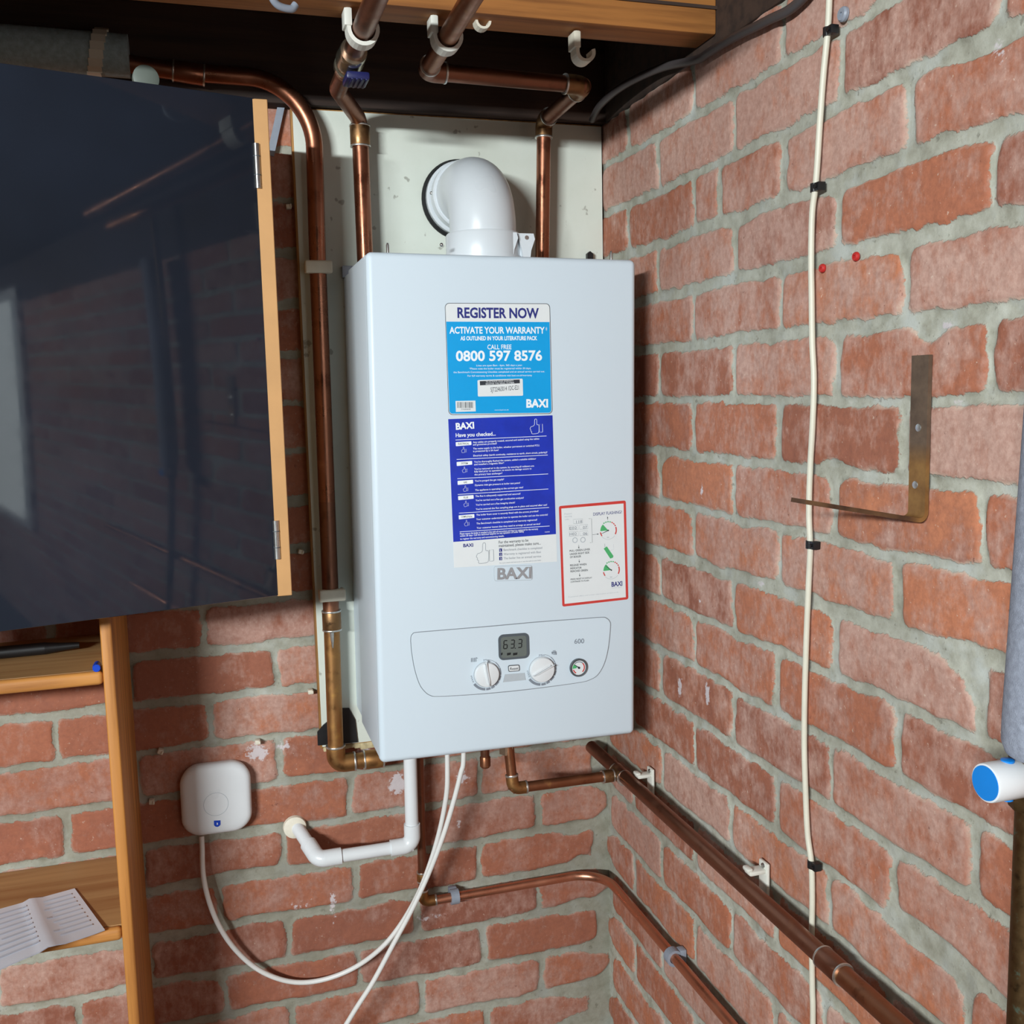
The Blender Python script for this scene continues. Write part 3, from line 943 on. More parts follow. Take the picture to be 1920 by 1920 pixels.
ft(sl, 'SJT22463014 1DC-E21', zs_(505, 934), zs_(772, 912), 8, 'ink', .0007)
sl.build('serial_label', sw)
bc = MB()
bc.prism([fp(*zs_(*q), .00045) for q in ((172, 1020), (360, 1016), (364, 1118), (176, 1124))], NF, .0002, 'sticker_white')
random.seed(2); x = 188
while x < 340:
    w_ = random.choice((3, 4, 6))
    bc.prism([fp(*zs_(*q), .0007) for q in ((x, 1030), (x + w_, 1030), (x + w_ + 1, 1086), (x + 1, 1086))], NF, .0001, 'ink')
    x += w_ + random.choice((5, 6, 8))
ft(bc, '7700000', zs_(222, 1108), zs_(314, 1105), 2.8, 'grey_ink', .0009)
bc.build('barcode', sw)

# --- sticker: have you checked
zk = lambda x, y: (830 + x * .1719, 770 + y * .1719)
st = MB()
q4 = [zk(60, 92), zk(1198, 50), zk(1248, 1646), zk(124, 1712)]
st.prism([fp(*q) for q in q4], NF, .0002, 'sticker_white')
sk = st.build('checklist_sticker', boiler, label='royal blue have you checked sticker with white foot')
s2 = MB(); s2.prism([fp(*zk(*q), .0002) for q in ((60, 92), (1198, 50), (1236, 1346), (116, 1432))], NF, .0001, 'sticker_navy'); s2.build('printed_ground', sk)
t = MB()
W1 = 'white_ink'
def kt(s, l, r, cap, mat=W1, bold=0.0, off=.0005): ft(t, s, zk(*l), zk(*r), cap, mat, off, bold)
kt('BAXI', (144, 206), (344, 192), 11.5, bold=.04)
kt('Have you checked...', (142, 288), (578, 270), 6.8, bold=.02)
t.build('heading_lettering', sk)
t = MB()
lines = [((140, 320), (1132, 276)), ((152, 532), (1146, 484)), ((160, 742), (1150, 690)), ((166, 914), (1152, 854)), ((178, 1118), (1160, 1056)), ((186, 1322), (1166, 1258))]
for l_, r_ in lines:
    a_, b_ = fp(*zk(*l_), .0004), fp(*zk(*r_), .0004)
    up = Vector((0, 0, .00035))
    t.prism([a_ + up, b_ + up, b_ - up, a_ - up], NF, .0001, W1)
t.build('rule_lines', sk)
t = MB()
body = [('Any cables are properly routed, secured and sealed using the cables', 330, 354, 1052, 314), ('and grommets provided?', 330, 380, 590, 366),
        ('The mains supply to the boiler, whether permanent or switched FCU,', 332, 424, 1056, 386), ('is protected by a 3A fuse?', 332, 452, 610, 438),
        ('Electrical safety (earth continuity, resistance to earth, short circuit, polarity)?', 334, 500, 1140, 462),
        ("You've thoroughly flushed the system, added a suitable inhibitor", 342, 568, 1018, 532), ('and installed a magnetic filter?', 342, 596, 668, 578),
        ("You've removed air in the system, by ensuring all radiators are", 344, 646, 996, 610), ('fully bled prior to operation, to ensure no damage occurs to', 344, 674, 968, 640), ('the primary heat exchanger?', 346, 706, 650, 690),
        ("You've purged the gas supply?", 350, 776, 668, 756), ('Dynamic inlet gas pressure at boiler test point?', 352, 822, 844, 796), ('The appliance is operating at the correct gas rate?', 354, 876, 878, 844),
        ('The flue is adequately supported and secured?', 356, 942, 848, 914), ("You've carried out a flue gas combustion analysis?", 358, 988, 884, 958), ("You've carried out a flue integrity check?", 360, 1036, 788, 1010), ("You've ensured the flue sampling plugs are in place and secured after use?", 360, 1084, 1138, 1034),
        ('The boiler front cover is securely fitted with the screws provided?', 366, 1146, 1044, 1104), ('Your customer understands how to operate the boiler and use the controls?', 366, 1194, 1146, 1142), ('The Benchmark checklist is completed and warranty registered?', 368, 1240, 1030, 1198), ('Your customer knows that they need to arrange an annual service?', 370, 1288, 1064, 1242),
        ('Please ensure the boiler is installed in line with all instructions and that it is registered for the warranty', 188, 1352, 1040, 1298), ('within 30 days. Call the technical helpline on any question of boiler safety', 188, 1376, 886, 1326), ('to register the warranty and commissioning details.', 190, 1408, 670, 1374)]
for s, xl, yl, xr, yr in body: kt(s, (xl, yl), (xr, yr), 3.1, bold=.012)
t.build('checklist_lettering', sk)
t = MB()
kt('720000', (1112, 1330), (1166, 1326), 1.8)
t.build('code_lettering', sk)
t = MB()
tags = [('ELECTRICAL', 142, 344, 312, 334), ('SYSTEM', 152, 560, 320, 548), ('GAS', 162, 766, 330, 754), ('FLUE', 168, 932, 336, 920), ('COMPLETION', 174, 1142, 344, 1128)]
def thumb(mb, cx, cy, s, mat, th, off, sk_=-.06):
    """outlined thumbs-up hand with cuff"""
    pts = [(-.55, -.05), (-.30, -.12), (-.12, -.30), (-.10, -.85), (.02, -1.0), (.16, -.88), (.18, -.30), (.42, -.22), (.42, .62), (.20, .80), (-.35, .84), (-.48, .72), (-.46, .58), (-.58, .50), (-.56, .34), (-.66, .24), (-.62, .08)]
    P = [fp(*zk(cx + x * s, cy + y * s + x * s * sk_), off) for x, y in pts]
    mb.tube(smooth_path(P + [P[0]], 3)[:-1], th, mat, 5, closed=True)
    cuff = [(.50, -.34), (.86, -.38), (.90, .58), (.84, .64), (.52, .66)]
    mb.tube([fp(*zk(cx + x * s, cy + y * s), off) for x, y in cuff], th, mat, 5, closed=True)
for s, xl, yl, xr, yr in tags:
    tt = MB(); tt.prism(rr_px(lambda x, y: fp(*zk(x, y), .0003), [(xl, yl), (xr, yr), (xr + 2, yr + 40), (xl + 2, yl + 44)], .0008), NF, .00015, W1)
    w_ = 12 * len(s); cx = (xl + xr) / 2
    ft(tt, s, zk(cx - w_ / 2, (yl + yr) / 2 + 31), zk(cx + w_ / 2, (yl + yr) / 2 + 29), 3.2, 'ink', .0006, .01)
    tt.build('section_tag', sk)
    tt = MB(); thumb(tt, (xl + xr) / 2, yl + 86, 34, 'white_ink', .00016, .0004); tt.build('thumb_emblem', sk)
tt = MB(); thumb(tt, 1012, 178, 88, 'white_ink', .0003, .0004, -.03); tt.build('thumb_emblem', sk)
tt = MB(); thumb(tt, 448, 1562, 122, 'grey_ink', .0003, .0003); tt.build('thumb_emblem', sk)
kt('BAXI', (224, 1488), (332, 1482), 6, 'navy_ink', .03, .0004)
t.build('name_lettering', sk)
t = MB()
kt('For the warranty to be', (612, 1450), (934, 1426), 5, 'ink', .005, .0004)
kt('maintained, please make sure...', (612, 1488), (1070, 1458), 5, 'ink', .005, .0004)
for k, (s, y, xr) in enumerate((('Benchmark checklist is completed', 1530, 1084), ('Warranty is registered with Baxi', 1576, 1070), ('The boiler has an annual service', 1622, 1072))):
    tt = MB(); tt.prism([fp(*zk(*q), .0003) for q in ((616, y - 26), (648, y - 28), (649, y + 8), (617, y + 10))], NF, .0001, 'navy_ink')
    tt.build('number_box', sk); kt(str(k + 1), (628, y + 3), ((632, 639, 639)[k], y + 2), 3.6, W1, .01, .0006)
    kt(s, (664, y), (xr, y - 24), 4, 'grey_ink', 0, .0004)
kt('For more details visit baxi.co.uk or scan the code on your boiler', (620, 1668), (1074, 1636), 2, 'grey_ink', 0, .0004)
t.build('warranty_lettering', sk)

# --- red framed notice
zw = lambda x, y: (1030 + x * .11456, 930 + y * .11456)
st = MB()
outq = [(155, 165), (1250, 72), (1292, 1690), (212, 1812)]
st.prism(fillet_closed([fp(*zw(*q)) for q in outq], .003), NF, .00025, 'red_ink')
nw = st.build('pressure_notice', boiler, label='white display flashing notice with red border')
s2 = MB(); s2.prism([fp(*zw(*q), .00025) for q in ((196, 206), (1214, 122), (1252, 1656), (250, 1766))], NF, .0001, 'sticker_white'); s2.build('printed_ground', nw)
t = MB()
def wt(s, l, r, cap, mat='ink', bold=0.0): ft(t, s, zw(*l), zw(*r), cap, mat, .0005, bold)
wt('DISPLAY FLASHING?', (718, 322), (1184, 284), 5.2, 'navy_ink', .006)
t.build('heading_lettering', nw)
t = MB()
wt('Pressure', (246, 306), (366, 296), 2.6, 'pale_ink'); wt('warning', (246, 350), (366, 338), 2.6, 'pale_ink'); wt('codes', (250, 394), (320, 388), 2.4, 'pale_ink')
t.build('side_lettering', nw)
t = MB()
def box_px(x0, y0, x1, y1, sl, mat='grey_ink'):
    P = [fp(*zw(*q), .0004) for q in ((x0, y0), (x1, y0 + sl), (x1 + 4, y1 + sl), (x0 + 4, y1))]
    t.tube(P, .00016, mat, 5, closed=True)
for q in ((392, 382, 545, 452, -8), (318, 484, 470, 556, -8), (494, 474, 626, 546, -8), (320, 586, 472, 660, -8), (496, 576, 628, 650, -8)): box_px(*q)
for s, l_, r_ in (('118', (438, 446), (536, 438)), ('E02', (330, 550), (448, 542)), ('07', (548, 538), (616, 534)), ('H02', (332, 648), (446, 640)), ('06', (550, 640), (618, 634))):
    wt(s, l_, r_, 5, 'grey_ink')
for cx, cy in ((418, 722), (548, 716)):
    arc_strip(t, fp(*zw(cx, cy)), fmm(1080, 1010, 3.6), fmm(1080, 1010, 5.0), 0, 359, 'pale_ink', .0004, 24)
t.build('code_diagram', nw)
t = MB()
br = [fp(*zw(*q), .0004) for q in ((646, 372), (690, 368), (704, 760), (666, 764))]
t.tube(br, .0002, 'ink', 5)
def arrow(p, q, hw=.0006):
    a_, b_ = fp(*zw(*p), .0004), fp(*zw(*q), .0004); dr = (b_ - a_).normalized(); sd = dr.cross(NF).normalized()
    t.prism([a_ + sd * .0002, b_ + sd * .0002, b_ - sd * .0002, a_ - sd * .0002], NF, .0001, 'ink')
    t.prism([b_ + sd * hw * 1.6 - dr * .0022, b_ + dr * .0006, b_ - sd * hw * 1.6 - dr * .0022], NF, .0001, 'ink')
arrow((706, 634), (806, 622)); t.build('bracket_line', nw)
for p_, q_ in (((956, 394), (952, 340)), ((480, 800), (482, 858)), ((488, 1034), (490, 1088)), ((494, 1264), (498, 1316))):
    t = MB(); arrow(p_, q_); t.build('arrow', nw)
t = MB()
for s, l_, r_ in (('PULL GREEN LEVER', (330, 914), (664, 886)), ('UNDER RIGHT SIDE', (334, 968), (652, 938)), ('OF BOILER', (336, 1016), (518, 1000)), ('RELEASE WHEN', (338, 1150), (606, 1130)), ('INDICATOR', (342, 1200), (526, 1186)), ('REACHES GREEN', (344, 1248), (628, 1226)),
                  ('PRESS RESET IF DISPLAY', (346, 1376), (698, 1346)), ('CONTINUES TO FLASH', (346, 1418), (646, 1392))):
    wt(s, l_, r_, 3.4 if 'PRESS' not in s and 'CONT' not in s else 2.6, 'ink', .012)
def dial(cx, cy, na):
    c = fp(*zw(cx, cy)); r = fmm(1140, 1000, 15.5)
    arc_strip(t, c, 0.0004, r * .95, -92, -42, 'green_ink', .0004, 8)
    arc_strip(t, c, r * .90, r * 1.02, -128, -100, 'red_ink', .0004, 4)
    for k in range(7): arc_strip(t, c, r * .92, r * 1.04, -36 + k * 15, -26 + k * 15, 'green_ink' if k < 4 else 'red_ink', .0004, 3)
    arc_strip(t, c, r * .90, r * 1.04, 70, 120, 'red_ink', .0004, 8)
    arc_strip(t, c, r * 1.0, r * 1.03, 128, 230, 'pale_ink', .0004, 14)
    a = math.radians(na); v = Vector((math.sin(a), 0, math.cos(a))); sd = v.cross(NF)
    t.prism([c + NF * .00055 + v * r * .95 + sd * .0002, c + NF * .00055 + sd * .0006, c + NF * .00055 - sd * .0006, c + NF * .00055 + v * r * .95 - sd * .0002], NF, .0001, 'ink')
    arc_strip(t, c, .00005, .0011, 0, 359, 'ink', .0006, 16)
    wt('bar', (cx - 18, cy + 122), (cx + 18, cy + 118), 2, 'grey_ink')
keep = t
t = MB(); dial(962, 562, -112); t.build('gauge_diagram', nw)
t = MB(); dial(1012, 1212, -52); t.build('gauge_diagram', nw)
t = MB()
t.prism([fp(*zw(*q), .0004) for q in ((890, 862), (940, 824), (1048, 980), (1040, 1010), (996, 1024))], NF, .0001, 'green_ink')
t.tube([fp(*zw(*q), .0004) for q in ((906, 782), (910, 840))], .0002, 'ink', 5)
t.tube([fp(*zw(*q), .0004) for q in ((1000, 890), (1056, 876), (1050, 790))], .00015, 'pale_ink', 5)
t.build('lever_diagram', nw)
t = keep
wt('BAXI', (1016, 1482), (1192, 1466), 8, 'navy_ink', .03)
wt('Customer support', (1020, 1512), (1184, 1498), 1.8, 'pale_ink')
wt('Registered office and further information at baxi.co.uk', (310, 1660), (1130, 1580), 1.8, 'pale_ink')
t.build('lettering', nw)

# ------------------------------------------------------------------ flue elbow
FX, FY, FZ = -0.2455, -0.150, 1.893
fl = thing('flue_elbow', (FX, FY, BZ1), 'white flue elbow rising from the boiler top and turning back into the board', 'flue')
R_ = 0.049
pth = [Vector((FX, FY, BZ1 + .004)), Vector((FX, FY, FZ - .066))]
rb_ = 0.064
for k in range(1, 15):
    a = math.radians(90 * k / 15)
    pth.append(Vector((FX, FY + rb_ - rb_ * math.cos(a), FZ - rb_ + rb_ * math.sin(a))))
pth += [Vector((FX, FY + rb_, FZ)), Vector((FX, -.02, FZ))]
m_ = MB(); m_.tube(pth, R_, 'flue', 48); m_.build('elbow_pipe', fl, smooth=60)
m_ = MB()
m_.lathe([(.0545, .002), (.0555, .006), (.0555, .040), (.0535, .043), (.050, .0435)], (FX, FY, BZ1 + .002), (0, 0, 1), 'flue', 48)
m_.lathe([(.057, 0), (.057, .008)], (FX, FY, BZ1 + .003), (0, 0, 1), 'flue', 48)
m_.build('base_collar', fl, smooth=40)
m_ = MB()
for dx in (.028, .056):
    a = Vector((FX + dx, FY - .052 + dx * .25, BZ1 + .022))
    m_.prism([a + Vector((x, 0, z)) for x, z in ((-.015, .020), (.010, .020), (.012, .012), (.006, -.004), (.004, -.018), (-.006, -.018), (-.008, -.004))], (0, 1, 0), .030 if dx < .05 else .022, 'flue', .002)
    m_.lathe([(.003, 0), (.003, .0012)], a + Vector((-.001, 0, .014)), NF, 'steel', 12)
m_.box((FX + .02, FY - .030, BZ1 + .004), (FX + .064, FY - .012, BZ1 + .036), 'flue', .003)
m_.build('clamp_lug', fl)
m_ = MB()
m_.lathe([(.0515, 0), (.0535, .002), (.0535, .020), (.0515, .022)], (FX, -.064, FZ), (0, 1, 0), 'flue', 48)
m_.lathe([(.0555, .026), (.0575, .028), (.0575, .040), (.056, .042)], (FX, -.064, FZ), (0, 1, 0), 'flue', 48)
m_.build('rim_band', fl, smooth=40)
m_ = MB(); m_.lathe([(.0595, -.008), (.0625, -.004), (.0625, .0)], (FX, -.0186, FZ), (0, 1, 0), 'seal', 48); m_.build('wall_seal', fl, label='black rubber seal where the flue meets the board')
for p in (on_y(809, 362, -.050), on_y(828, 459, FY - .05)):
    m_ = MB(); m_.ball(p, .0028, 'steel', n=10); m_.build('fixing_screw', fl)

# ------------------------------------------------------------------ copper pipework
def pipe(name, label, origin):
    return thing(name, origin, label, 'pipe')
def ring(mb, p, ax, r, w, mat):
    mb.lathe([(r * .98, -w / 2), (r, -w / 2 + .0006), (r, w / 2 - .0006), (r * .98, w / 2)], p, ax, mat, 28)
def elbow(parent, a, c, b_, r, leg, mat='fitting'):
    """fitting around corner c between directions towards a and b"""
    a, c, b_ = Vector(a), Vector(c), Vector(b_)
    da = (a - c).normalized(); db = (b_ - c).normalized()
    m = MB()
    m.tube(fillet([c + da * leg, c, c + db * leg], leg * .62, 10), r, mat, 24)
    ring(m, c + da * (leg * .97), da, r * 1.05, .003, 'solder'); ring(m, c + db * (leg * .97), db, r * 1.05, .003, 'solder')
    return m.build('elbow_fitting', parent, smooth=50)
def coupling(parent, p, ax, r, ln, mat='fitting', name='coupling'):
    m = MB(); p = Vector(p); ax = Vector(ax).normalized()
    m.lathe([(r * .97, -ln / 2), (r, -ln / 2 + .001), (r, ln / 2 - .001), (r * .97, ln / 2)], p, ax, mat, 28)
    ring(m, p - ax * ln / 2, ax, r * 1.04, .0025, 'solder'); ring(m, p + ax * ln / 2, ax, r * 1.04, .0025, 'solder')
    return m.build(name, parent, smooth=50)

# a: left riser, sweeping over the cabinet and down the board edge
YA = -.046
pa = thing('copper_pipe', on_y(597, 500, YA), 'brown copper pipe sweeping over the dark cabinet and down beside the boiler left side', 'pipe')
PA = [on_y(215, 116, YA), on_y(330, 134, YA), on_y(583, 152, YA), on_y(595, 470, YA)]
A1 = on_y(613, 940, YA); A2 = on_y(621, 1150, YA); A3 = on_y(630, 1418, YA)
PA[2] = Vector((on_y(594, 330, YA).x, YA, on_y(430, 143, YA).z))
up = fillet([PA[0], PA[1], PA[2], PA[3], A1], [.4, .12, .3], 18)
MB().tube(up, .0127, 'copper', 28).build('upper_tube', pa, smooth=60)
MB().tube([A1, A2], .0127, 'copper_dull', 28).build('middle_tube', pa, smooth=60)
MB().tube([A2, A3], .0125, 'copper_brass', 28).build('lower_tube', pa, smooth=60, label='yellowed lower length with flux stains')
coupling(pa, on_y(622, 1163, YA), (0, 0, 1), .0148, .030)
m = MB(); m.tube([on_y(622, 1186, YA - .0125), on_y(623, 1200, YA - .0128), on_y(624, 1215, YA - .0128)], [.0035, .0026, .0008], 'solder', 10); m.build('solder_drip', pa)
AE = Vector((A3.x + .060, YA, on_y(690, 1424, YA).z))
AC = Vector((A3.x, YA, AE.z))
elbow(pa, A3 + Vector((0, 0, .1)), AC, AE, .0150, .030, 'copper_brass')
MB().tube(fillet([AC + Vector((.025, 0, 0)), AE + Vector((.022, 0, 0)), AE + Vector((.022, 0, .06))], .016, 8), .0125, 'copper_brass', 24).build('bottom_tube', pa, smooth=60)
coupling(pa, on_y(700, 1423, YA) , (1, 0, 0), .0152, .03, 'copper_brass')
coupling(pa, on_y(354, 137, YA), up[3] - up[0], .0148, .042, 'copper')

# b: pipe with isolating valve running under the joist then down behind the boiler
ZB = 2.013
XB = on_z(668, 85, ZB).x
YB = -.050
pb = thing('copper_pipe', on_y(682, 400, YB), 'copper pipe with ball valve dropping behind the boiler top left corner', 'pipe')
b_top = on_y(674, 232, YB); b_bot = on_y(684, 470, YB); b_bot = b_top + (b_bot - b_top) * 1.35
bv1 = Vector((XB, on_z(660, 128, ZB).y, ZB)); bv0 = Vector((XB - .001, -.80, ZB)); bv2 = Vector((XB, on_z(652, 168, ZB).y, ZB - .001))
MB().tube([bv0, bv1], .0127, 'copper_dull', 28).build('joist_tube', pb, smooth=60)
be = Vector((b_top.x, YB, b_top.z + .006))
MB().tube(fillet([bv1 + Vector((0, .02, 0)), bv2, be, b_bot], [.03, .014], 10), .0120, 'copper_dull', 28).build('offset_tube', pb, smooth=60)
MB().tube([b_top, b_bot], .0124, 'copper', 28).build('drop_tube', pb, smooth=60)
coupling(pb, b_top + (b_bot - b_top).normalized() * .018, b_bot - b_top, .0150, .030)
vm = MB()
vc = (bv1 + Vector((XB, on_z(666, 95, ZB).y, ZB))) / 2
vm.lathe([(.0165, -.034), (.0175, -.030), (.0175, -.022), (.0155, -.020), (.0165, -.012), (.0185, 0), (.0165, .012), (.0155, .02), (.0175, .022), (.0175, .032), (.0155, .036)], vc, (0, 1, 0), 'nickel', 28)
vo = vm.build('ball_valve', pb, smooth=40)
hp = on_y(662, 138, vc.y - .03)
hm = MB(); hp = vc + Vector((.006, .002, -.024))
hm.lathe([(.006, -.006), (.006, .012)], vc + Vector((.004, .0, -.014)), (0, 0, -1), 'nickel', 16)
hm.box((hp.x - .014, hp.y - .018, hp.z - .004), (hp.x + .016, hp.y + .022, hp.z + .006), 'blue_handle', .003)
for k in range(4): hm.box((hp.x - .008 + k * .006, hp.y - .0195, hp.z - .003), (hp.x - .005 + k * .006, hp.y + .018, hp.z - .0052), 'blue_handle', .0006)
hm.build('valve_handle', pb, label='dark blue plastic valve handle')

# c: pipe along the joist, elbow, run to the right, back to the wall and down
ZC = 2.013
YC = -.060
pc = thing('copper_pipe', on_y(1018, 400, YC), 'copper pipe zigzagging below the joist and dropping behind the boiler top right', 'pipe')
c1 = on_z(800, 134, ZC); c0 = Vector((c1.x - .012, -.85, ZC)); c2 = on_z(1104, 153, ZC); c2.y = c1.y + .012
ct = on_y(1020, 232, YC); cb = on_y(1017, 475, YC); cb = ct + (cb - ct) * 1.3
c3 = Vector((ct.x, YC, ZC - .002))
MB().tube([c0, c1 + Vector((0, -.012, 0))], .0118, 'copper_brown', 28).build('joist_tube', pc, smooth=60)
MB().tube([c1 + Vector((.012, 0, 0)), c2], .0112, 'copper_dull', 28).build('cross_tube', pc, smooth=60)
MB().tube([c2, c3], .0112, 'copper_dull', 28).build('return_tube', pc, smooth=60)
MB().tube([c3, cb], .0112, 'copper', 28).build('drop_tube', pc, smooth=60)
elbow(pc, c0, c1, c2, .0134, .026, 'copper_dull'); elbow(pc, c1, c2, c3, .0134, .030); elbow(pc, c2, c3, cb, .0134, .026)

# d: pipe along the right hand wall with a branch to the boiler
XD = -.036; ZD = .9615
pd = thing('copper_pipe', (XD, -.45, ZD), 'long brown copper pipe clipped along the right brick wall below the boiler', 'pipe')
yt = on_x(1163, 1452, XD).y
MB().tube([Vector((XD, -.022, ZD + .003)), Vector((XD, -.735, ZD))], .0108, 'copper_dull', 28).build('wall_tube', pd, smooth=60)
MB().tube([Vector((XD, -.735, ZD)), Vector((XD, -1.45, ZD - .002))], .0110, 'copper_brown', 28).build('far_tube', pd, smooth=60, label='browner length beyond the coupling')
yc_ = on_x(1562, 1822, XD).y
coupling(pd, (XD, yc_, ZD), (0, 1, 0), .0128, .036, 'copper_dull')
coupling(pd, (XD, yt, ZD), (0, 1, 0), .0128, .034, 'fitting', 'tee_fitting')
xb = on_y(962, 1466, yt).x
e1 = Vector((xb, yt, ZD + .002))
MB().tube([Vector((XD, yt, ZD)), e1], .0082, 'copper_brown', 24).build('branch_tube', pd, smooth=60)
e2 = on_y(951, 1405, yt + .03) + Vector((0, 0, .03))
e2 = Vector((e1.x - .006, yt + .012, BZ0 - .002))
MB().tube([e1, e2], .0082, 'copper_brown', 24).build('riser_tube', pd, smooth=60)
elbow(pd, (XD, yt, ZD), e1, e2, .0100, .022, 'copper_brass')
coupling(pd, Vector((XD - .022, yt, ZD)), (1, 0, 0), .0102, .018)
m = MB(); m.lathe([(.0125, 0), (.0125, .014), (.010, .016), (.010, .034)], e2 + Vector((0.0005, -.001, -.050)), (0, 0, 1), 'nickel', 6); m.build('compression_nut', pd)

# e: small bright pipe behind the white waste and round the corner
ZE = .7305; YE = -.020
pe = thing('copper_pipe', (-.2, YE, ZE), 'bright thin copper pipe bending round the corner low on the brick walls', 'pipe')
xe = on_y(789, 1560, YE).x
corner_e = Vector((-.020, YE, ZE)); e_end = Vector((-.020, -1.3, ZE + .004))
eh0 = Vector((xe + .012, YE, ZE - .001))
MB().tube(fillet([eh0, corner_e, e_end], .062, 16), .0078, 'copper_bright', 24).build('bent_tube', pe, smooth=60)
MB().tube([Vector((xe, -.030, BZ0 + .003)), Vector((xe, YE, ZE + .01))], .0075, 'copper_dull', 24).build('drop_tube', pe, smooth=60)
elbow(pe, (xe, YE, 2), Vector((xe, YE, ZE)), corner_e, .0092, .022, 'copper_brass')
coupling(pe, (xe, YE, on_y(788, 1644, YE).z), (0, 0, 1), .0094, .016, 'copper_brass')
# f: capped stub
ps = thing('copper_stub', on_y(910, 1436, -.12), 'short capped copper stub below the middle of the boiler', 'pipe')
p = on_y(910, 1438, -.12)
MB().tube([p, Vector((p.x, p.y, BZ0 + .002))], .0072, 'copper_dull', 20).build('tube', ps)
MB().lathe([(.006, -.001), (.0086, .002), (.0086, .016), (.0075, .018)], p, (0, 0, 1), 'copper_brown', 20).build('end_cap', ps)

# ------------------------------------------------------------------ white waste pipe
YW_ = -.066
wp = thing('waste_pipe', on_y(770, 1500, YW_), 'white plastic condensate waste pipe under the boiler ending in the brick wall', 'pipe')
w_top = on_y(770, 1430, YW_); w_top.z = BZ0 + .003
w1 = on_y(773, 1584, YW_); w1.x = on_y(771, 1520, YW_).x
w2 = on_y(597, 1609, YW_); w2.z = w1.z
w3 = on_y(556, 1549, 0.0) + Vector((0, -.001, 0))
MB().tube([w_top, w1 + Vector((0, 0, .012))], .0108, 'white_plastic', 28).build('drop_tube', wp, smooth=60)
MB().tube([w1, w2], .0104, 'white_plastic', 28).build('cross_tube', wp, smooth=60)
MB().tube([w2, w3], .0106, 'white_plastic', 28).build('wall_tube', wp, smooth=60)
def pvc_elbow(a, c, b_):
    a, c, b_ = Vector(a), Vector(c), Vector(b_); da = (a - c).normalized(); db = (b_ - c).normalized()
    m = MB(); m.tube(fillet([c + da * .036, c, c + db * .036], .016, 10), .0132, 'white_plastic', 28)
    m.build('elbow_fitting', wp, smooth=50)
pvc_elbow(w_top, w1, w2); pvc_elbow(w1, w2, w3)
m = MB(); m.lathe([(.019, -.002), (.018, .004), (.012, .0065)], w3 + Vector((-.003, -.001, 0)), NF, 'sealant', 24); m.build('sealant_ring', wp, label='cream sealant round the hole in the wall')

# ------------------------------------------------------------------ pipe clips
def ring_clip(name, label, loc, mat, group=None):
    """flat faced clip on the board round a vertical pipe"""
    r = thing(name, loc, label, 'pipe clip', group); L = Vector(loc)
    m = MB()
    m.box(L + Vector((-.0205, -.016, -.0095)), L + Vector((.0205, -.004, .0095)), mat, .003, 3)
    m.box(L + Vector((-.0200, -.006, -.008)), L + Vector((-.0145, .012, .008)), mat, .002)
    m.box(L + Vector((.0145, -.006, -.008)), L + Vector((.0200, .012, .008)), mat, .002)
    m.build('clip_band', r)
    m = MB(); m.box(L + Vector((-.012, .0135, -.009)), L + Vector((.012, .0275, .009)), mat, .002); m.build('clip_foot', r)
    return r
k0 = ring_clip('pipe_clip', 'cream plastic clip holding the left copper pipe level with the boiler top', on_y(596, 502, YA) , 'cream_plastic', 'clips on the left copper pipe')
dup(k0, on_y(622, 1114, YA), 'cream plastic clip holding the left copper pipe just below the dark cabinet')

def hook_clip(name, loc, mat, label, r, back, group=None):
    """J-shaped plastic clip hung from the joist round a pipe running along y"""
    L = Vector(loc); root = thing(name, L, label, 'pipe clip', group)
    m = MB(); w_ = .010
    prof = []
    n = 14
    for k in range(n + 1):
        a = math.radians(180 + 200 * k / n)
        prof.append((math.cos(a) * r, math.sin(a) * r))
    outer = [(x * (1 + .0046 / r), z * (1 + .0046 / r)) for x, z in prof]
    poly = [(-r, .045)] + prof + outer[::-1] + [(-r - .0046, .045)]
    pts = [L + Vector((x, -w_, z)) for x, z in poly]
    # build as quad strip so that the concave outline stays clean
    inn_ = [(-r, back)] + prof; out_ = [(-r - .0050, back)] + outer
    for i in range(len(inn_) - 1):
        q = [inn_[i], inn_[i + 1], out_[i + 1], out_[i]]
        m.prism([L + Vector((x, -w_, z)) for x, z in q], (0, 1, 0), 2 * w_, mat)
    m.build('clip_hook', root, smooth=30)
    m = MB(); m.box(L + Vector((-r - .0075, -w_ - .0012, back - .020)), L + Vector((-r + .0015, w_ + .0012, back - .0005)), mat, .001); m.build('clip_foot', root)
    return root
hook_clip('pipe_clip', (XB, -.378, ZB), 'clip_white', 'white plastic hook clip under the joist round the pipe with the valve', .0145, JZ - ZB)
hook_clip('pipe_clip', (c0.x + .009, -.378, ZC), 'clip_white', 'white plastic hook clip under the joist round the zigzag pipe', .0138, JZ - ZC)
p = on_z(1112, 84, JZ - .026)
ec = hook_clip('pipe_clip', (p.x, -.374, p.z), 'cream_plastic', 'empty cream hook clip hanging from the joist near the right wall', .0085, .024)
p = on_z(908, 56, JZ - .012)
m = MB()
for k in range(8):
    a0, a1 = math.radians(180 + 22.5 * k), math.radians(202.5 + 22.5 * k)
    q = [(math.cos(a0) * .007, math.sin(a0) * .007), (math.cos(a1) * .007, math.sin(a1) * .007), (math.cos(a1) * .010, math.sin(a1) * .010), (math.cos(a0) * .010, math.sin(a0) * .010)]
    m.prism([Vector((p.x + x, -.385, JZ + z)) for x, z in q], (0, 1, 0), .014, 'cream_plastic')
tag(m.build('pipe_clip', origin=(p.x, -.378, JZ)), 'tiny cream clip stub under the joist between the zigzag pipe and the empty clip', 'pipe clip')
